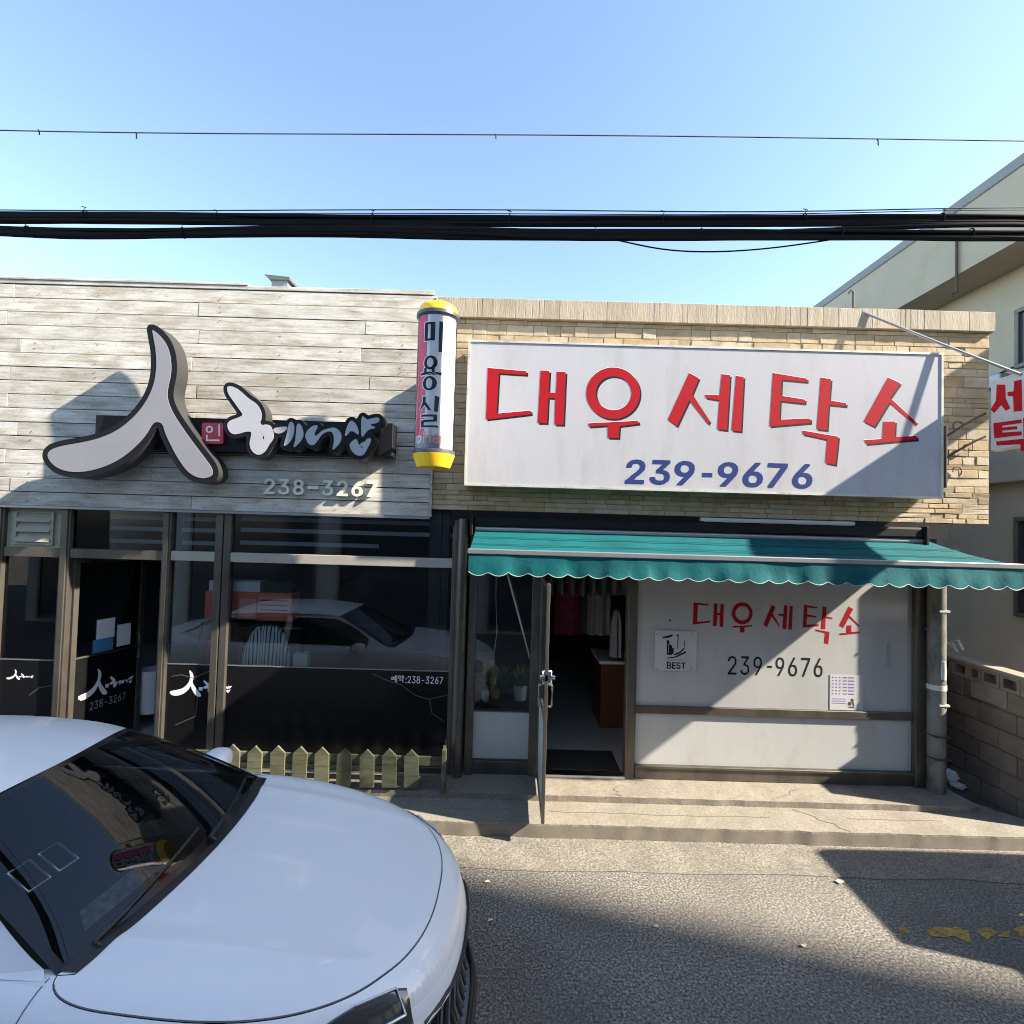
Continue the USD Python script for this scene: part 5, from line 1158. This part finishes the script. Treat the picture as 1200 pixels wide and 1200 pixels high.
# windscreen, roof, sides
def ws(u, v):
    yb_, yt_ = .755, .57
    xb, xt = base(v * .755) , -2.06 - .12 * v * v
    zb_, zt_ = .985 - .03 * v * v, 1.40 - .065 * v * v
    e = math.sin(math.pi * u) * .022
    return (xb + (xt - xb) * u + e * .5, v * (yb_ + (yt_ - yb_) * u), zb_ + (zt_ - zb_) * u + e)
def surf(f, us, vs):
    P_ = np.array([[f(u, v) for v in vs] for u in us]); m = grid_mesh(P_)
    return m
def facing(m, d):
    if (m.face_normals @ np.array(d)).mean() < 0: m.invert()
    return m
uu, vv = np.linspace(.05, .965, 20), np.linspace(-.955, .955, 30)
wsn = part('windscreen', W(facing(surf(ws, uu, vv), (1, 0, 1))), CARGLASS, car, smooth=True)
fritm = [surf(ws, np.linspace(-.02, .05, 3), np.linspace(-1, 1, 30)), surf(ws, np.linspace(.965, 1.0, 3), np.linspace(-1, 1, 30)), surf(ws, np.linspace(.05, .965, 20), np.linspace(.955, 1, 3)), surf(ws, np.linspace(.05, .965, 20), np.linspace(-1, -.955, 3))]
part('glass_border', W([facing(m, (1, 0, 1)) for m in fritm]), FRIT, car, smooth=True)
part('cowl', W(patch_mesh(Polygon([(base(y) + .036, y) for y in np.linspace(-.735, .735, 25)] + [(base(y) - .03, y) for y in np.linspace(.735, -.735, 25)]), .03, .004)), CARBLACK, car, smooth=True)
for (y0, y1, k) in ((-.62, .02, 0), (.02, .60, 1)):
    pts = [np.array(ws(.035 + .09 * t * (1 if k == 0 else .8), (y0 + (y1 - y0) * t) / .74)) + [.012, 0, .012] for t in np.linspace(0, 1, 9)]
    part('wiper', W([tube(pts, .008, 6), tube([pts[0] + [.03, 0, -.015], pts[0], pts[2]], .011, 6)]), CARBLACK, car, smooth=True)
rail_x = [-2.18, -2.5, -2.9, -3.4, -3.75]; rail_y = CubicSpline([-r_ for r_ in rail_x], [.57, .605, .62, .60, .56]); rail_z = CubicSpline([-r_ for r_ in rail_x], [1.335, 1.365, 1.375, 1.36, 1.32])
cen_z = CubicSpline([2.06, 2.5, 2.9, 3.4, 3.7], [1.40, 1.443, 1.455, 1.435, 1.39])
def roof(u, v):
    xc = -2.06 - 1.625 * u; xr_ = -2.18 - 1.57 * u; x = xc + (xr_ - xc) * v * v
    zc_, zr_ = cen_z(-xc), rail_z(-xr_)
    a = abs(v); return (x, v * rail_y(-xr_) , zr_ + (zc_ - zr_) * (1 - a ** 2.6))
part('roof', W(facing(surf(roof, np.linspace(0, 1, 40), np.linspace(-1, 1, 41)), (0, 0, 1))), CAR, car, smooth=True)
def back(u, v):
    xt, zt_ = -3.685 - .065 * v * v, cen_z(3.685) + (rail_z(3.75) - cen_z(3.685)) * abs(v) ** 2.6
    xb, zb_ = -4.36 + .06 * v * v, 1.055
    e = math.sin(math.pi * u) * .03
    return (xt + (xb - xt) * u - e * .4, v * (.56 + (.62 - .56) * u), zt_ + (zb_ - zt_) * u + e)
part('rear_window', W(facing(surf(back, np.linspace(0.03, .95, 14), np.linspace(-.93, .93, 20)), (-1, 0, 1))), CARGLASS, car, smooth=True)
part('rear_pillar', W([facing(surf(back, np.linspace(0, 1, 14), vs), (-1, 0, 1)) for vs in (np.linspace(.93, 1, 3), np.linspace(-1, -.93, 3))] + [facing(surf(back, us, np.linspace(-.93, .93, 20)), (-1, 0, 1)) for us in (np.linspace(0, .03, 2), np.linspace(.95, 1, 2))]), CAR, car, smooth=True)
beltz = lambda x: .962 + .03 * np.clip((-x - 1.5) / 2.8, 0, 1) + .05 * np.clip((-x - 3.6) / .8, 0, 1)
belty = lambda x: .80 - .02 * np.clip((-x - 2.6) / 1.4, 0, 1) - .14 * np.clip((-x - 3.9) / .45, 0, 1)
topz_x = [-4.36, -4.0, -3.75, -3.4, -2.9, -2.5, -2.18, -1.8, -1.41]
topz = CubicSpline(topz_x, [1.056, 1.22, 1.32, 1.36, 1.375, 1.365, 1.335, 1.16, .958]); topy = CubicSpline(topz_x, [.62, .60, .56, .60, .62, .605, .57, .65, .755])
xsid = np.linspace(-4.36, -1.41, 90)
SIDEP = Polygon([(x, float(topz(x))) for x in xsid] + [(x, float(beltz(x)) - .02) for x in xsid[::-1]]).buffer(0)
win_all = Polygon([(x, float(topz(x)) - .045) for x in xsid] + [(x, float(beltz(x)) + .02) for x in xsid[::-1]]).buffer(0).intersection(sbox(-4.05, .9, -1.72, 1.5))
WINS = [win_all.intersection(sbox(-2.80, .8, -1.7, 1.5)), win_all.intersection(sbox(-3.82, .8, -2.88, 1.5))]
def side_patch(poly, s, push=0.0):
    out = []
    for g_ in getattr(poly, 'geoms', [poly]):
        if g_.area < 1e-4: continue
        g2 = shapely.segmentize(g_, .04); v_, f_ = trimesh.creation.triangulate_polygon(g2, engine='earcut')
        t = np.clip((v_[:, 1] - beltz(v_[:, 0])) / np.maximum(topz(v_[:, 0]) - beltz(v_[:, 0]), .02), 0, 1)
        y = belty(v_[:, 0]) + (topy(v_[:, 0]) - belty(v_[:, 0])) * t + push
        out.append(facing(trimesh.Trimesh(np.c_[v_[:, 0], s * y, v_[:, 1]], f_, process=False), (0, s, 0)))
    return trimesh.util.concatenate(out)
for s in (1, -1):
    part('side_pillars', W(side_patch(SIDEP.difference(unary_union(WINS)), s)), CAR, car)
    for w_ in WINS: part('side_window', W(side_patch(w_, s, -.004)), CARGLASS, car)
    mp = np.array([-1.80, s * .93, .985])
    m = trimesh.creation.icosphere(4, 1.0); v = m.vertices.copy(); v = np.sign(v) * np.abs(v) ** .75; m.vertices = v * np.array([.085, .105, .07]) + mp
    mir = part('mirror', W(m), CAR, car, smooth=True)
    part('mirror_arm', W(tube([(-1.74, s * .78, .95), (-1.78, s * .86, .95)], .028, 8)), CARBLACK, mir, smooth=True)
    part('mirror_glass', W(trimesh.Trimesh([(-1.886, s * .93 + a, .985 + b) for a, b in ((-.08, -.045), (.08, -.045), (.08, .045), (-.08, .045))], [[0, 1, 2], [0, 2, 3]], process=False)), CHROME, mir)
    part('door_gap', W([tube([(x, s * (.93 + .034 - .0), .34), (x, s * (.93 + .033), .62), (x, s * (.93 + .012), .78)], .0035, 5) for x in (-1.62, -2.84, -3.5)]), GAP, car)
    part('door_handle', W([cbox(x - .1, x + .1, s * .975 - .014, s * .975 + .014, .74, .765, .006) for x in (-2.6, -3.6)]), CAR, car)
    for wx_ in (-.93, -3.86):
        yc = s * .81
        tyre = trimesh.creation.torus(.245, .085, 36, 14); v = tyre.vertices.copy(); rad = np.hypot(v[:, 0], v[:, 1]); k = np.minimum(rad, .325) / rad; tyre.vertices = np.stack([v[:, 0] * k + wx_, v[:, 2] * 1.2 + yc, v[:, 1] * k + .325], 1); tyre.invert() if tyre.volume < 0 else None
        wh = part('wheel', W(tyre), RUBBER, car, smooth=True)
        sp = [tube([(wx_, yc + s * .03, .325), (wx_, yc + s * .06, .325)], .21, 30)]
        sp += [tube([(wx_ + .04 * math.cos(a), yc + s * .075, .325 + .04 * math.sin(a)), (wx_ + .2 * math.cos(a), yc + s * .065, .325 + .2 * math.sin(a))], [.03, .02], 6) for a in np.arange(5) * 2 * math.pi / 5]
        part('rim', W(sp), ALU, wh)
    # headlights: dark lens with a pale inner bar, wrapped over the nose corner
    n_ = 22; ys = np.linspace(.535, .80, n_); rows_ = [[], [], [], []]
    for i, y in enumerate(ys):
        t = i / (n_ - 1); kk_ = cen[:len(oh) // 2, 0] > -1.5; f_ = lambda a_: np.interp(y, cen[:len(oh) // 2, 1][kk_], a_[:len(oh) // 2][kk_]); p_ = np.array([f_(cen[:, 0]), y]); q_ = np.array([f_(nrm[:, 0]), f_(nrm[:, 1])]); zk_ = f_(zs)
        ins = .044 * math.sin(math.pi * min(1, .12 + t)) ** .6
        p_in = p_ - q_ * ins
        rows_[0].append((p_in[0], s * p_in[1], float(T([p_in[0]], [p_in[1]])[0]) + .004))
        p_m = p_ - q_ * ins * .35; rows_[1].append((p_m[0] + q_[0] * .004, s * (p_m[1] + q_[1] * .004), float(T([p_m[0]], [p_m[1]])[0]) + .004))
        rows_[2].append((p_[0] + q_[0] * .016, s * (p_[1] + q_[1] * .016), zk_ - .02)); rows_[3].append((p_[0] + q_[0] * .033, s * (p_[1] + q_[1] * .033), zk_ - .05 - .03 * math.sin(math.pi * t)))
    P_ = np.array(rows_)
    hl = part('headlight', W(facing(grid_mesh(P_), (1, s, .5))), LAMP, car, smooth=True)
    bar = [P_[1][i] * .35 + P_[2][i] * .65 + np.array([.006, s * .004, .006]) for i in range(2, n_ - 2)]
    part('lamp_bar', W([tube(bar, .006, 6), tube([bar[0], P_[0][3] + [.004, 0, .008], P_[0][12] + [.004, 0, .008]], .005, 6)]), LAMPW, hl, smooth=True)
    part('lamp_edge', W(tube(list(P_[0]), .004, 5)), GAP, hl, smooth=True)
    part('tail_lamp', W(cbox(-4.9, -4.8, s * .45 - .15, s * .45 + .15, .82, .9, .02)), RED, car)
# interior
ins_ = [patch_mesh(CABIN.buffer(.02), .08, -.07)]
part('dashboard', W(ins_ + [cbox(-1.95, -1.42, -.70, .70, .86, .955, .03)]), CARINT, car)
for s in (1, -1):
    part('seat', W([cbox(-2.95, -2.8, s * .36 - .24, s * .36 + .24, .7, 1.12, .05), cbox(-2.94, -2.85, s * .36 - .12, s * .36 + .12, 1.13, 1.29, .04)]), CARINT, car)
tt = np.linspace(0, 2 * math.pi, 30)
part('steering_wheel', W(tube(np.c_[-2.18 - .07 * np.sin(tt), .36 + .18 * np.cos(tt), 1.0 + .16 * np.sin(tt)], .014, 8)), CARINT, car, smooth=True)
part('interior_mirror', W(cbox(-2.04, -2.0, -.11, .11, 1.28, 1.335, .015)), CARBLACK, car)
pl0 = [np.array(ws(.10 + .0, v)) - [.03, 0, .02] for v in np.linspace(-.78, -.36, 10)]
pl1 = [np.array(ws(.19 + .0, v)) - [.03, 0, .02] for v in np.linspace(-.74, -.36, 10)]
part('number_card', W([facing(grid_mesh(np.array([pl0, pl1])), (1, 0, 1))]), mat('card_yellow', (0.6, 0.6, 0.4), rough=.6, var=.7, vscale=26), car)
for u0, v0 in ((.42, -.86), (.42, -.70)):
    a_ = [np.array(ws(u0 + du, v0 + dv)) - [.004, 0, .004] for du, dv in ((0, 0), (0, .11), (.14, .11), (.14, 0))]
    fr_ = tube(a_ + [a_[0]], .006, 5)
    part('windscreen_sticker', W(fr_), CARD, car)

# a small van parked further right along the kerb: its shadow falls on the road
vx, vy0, vy1, vh = 4.80, -2.46, -1.33, 1.66
van = thing('parked_van', 'narrow white van parked further right along the kerb', 'van', (vx + 1.8, (vy0 + vy1) / 2, 0))
vp = chk(Polygon([(vx + .04, .28), (vx, .9), (vx + .05, vh - .12), (vx + .2, vh), (vx + 2.1, vh), (vx + 2.45, vh - .12), (vx + 2.95, 1.05), (vx + 3.5, .92), (vx + 3.6, .62), (vx + 3.58, .28)]), 2)
vm = ext(vp, vy1, vy0).subdivide_to_size(.25); v = vm.vertices; t_ = np.clip((v[:, 2] - .9) / (vh - .9), 0, 1); yc_ = (vy0 + vy1) / 2
e_ = np.clip((vx + .35 - v[:, 0]) / .35, 0, 1) ** 2; vm.vertices = np.c_[v[:, 0], yc_ + (v[:, 1] - yc_) * (1 - .10 * t_) * (1 - .22 * e_), v[:, 2]]
part('body', vm, CAR, van, smooth=35)
for y_, s_ in ((vy1, 1), (vy0, -1)):
    yy_ = yc_ + (y_ - yc_) * .955 + s_ * .012
    for a_, b_ in ((.45, 1.2), (1.28, 2.0)): part('side_window', box(vx + a_, vx + b_, yy_ - .006, yy_ + .006, 1.02, 1.45), LAMP, van)
    for wx_ in (.55, 2.95):
        wh = part('wheel', tube([(vx + wx_, y_ - .11 + .02 * s_, .29), (vx + wx_, y_ + .11 + .02 * s_ - .02, .29)], .29, 28), RUBBER, van, smooth=40)
        part('rim', tube([(vx + wx_, y_ + s_ * .11, .29), (vx + wx_, y_ + s_ * .145, .29)], .18, 20), ALU, wh)
    part('tail_lamp', box(vx - .015, vx + .02, y_ - .1 - .1 * s_, y_ + .1 - .1 * s_ - .08 * s_, .85, 1.1), RED, van)

# ------------------------------------------------------------------ buildings across the street, behind the camera
OY = -7.5
def opp(name, label, x0, x1, h, depth, wallm, floors, bays_):
    t = thing(name, label, 'building', ((x0 + x1) / 2, OY, 0))
    wl = part('wall', box(x0, x1, OY - depth, OY, 0, h), wallm, t)
    part('roof', box(x0 - .15, x1 + .15, OY - depth, OY + .12, h + .001, h + .3), GREYTRIM, t)
    fh = h / floors; bwid = (x1 - x0) / bays_
    for f in range(floors):
        for b_ in range(bays_):
            cx_ = x0 + (b_ + .5) * bwid; w_ = bwid * (.36 if f else .42); z0_, z1_ = (f * fh + .9, f * fh + fh - .5) if f else (.1, fh - .6)
            w = part('window', [box(cx_ - w_, cx_ + w_, OY + .001, OY + .05, z0_, z0_ + .07), box(cx_ - w_, cx_ + w_, OY + .001, OY + .05, z1_ - .07, z1_), box(cx_ - w_, cx_ - w_ + .06, OY + .001, OY + .05, z0_ + .071, z1_ - .071), box(cx_ + w_ - .06, cx_ + w_, OY + .001, OY + .05, z0_ + .071, z1_ - .071)], FRAME, t)
            part('pane', box(cx_ - w_ + .06, cx_ + w_ - .06, OY + .001, OY + .02, z0_ + .07, z1_ - .07), LAMP, w)
opp('tall_block', 'tall grey plaster block across the street, far right', 12.6, 23.8, 19.5, 11, OPPW, 6, 4)
opp('brick_house', 'two-storey red brick house across the street, opposite the laundry', 3.2, 12.2, 5.6, 8, OPPB, 2, 3)
opp('plaster_shop', 'low grey plaster shop across the street, opposite the hair salon', -12, 2.9, 4.2, 8, OPPW, 1, 4)
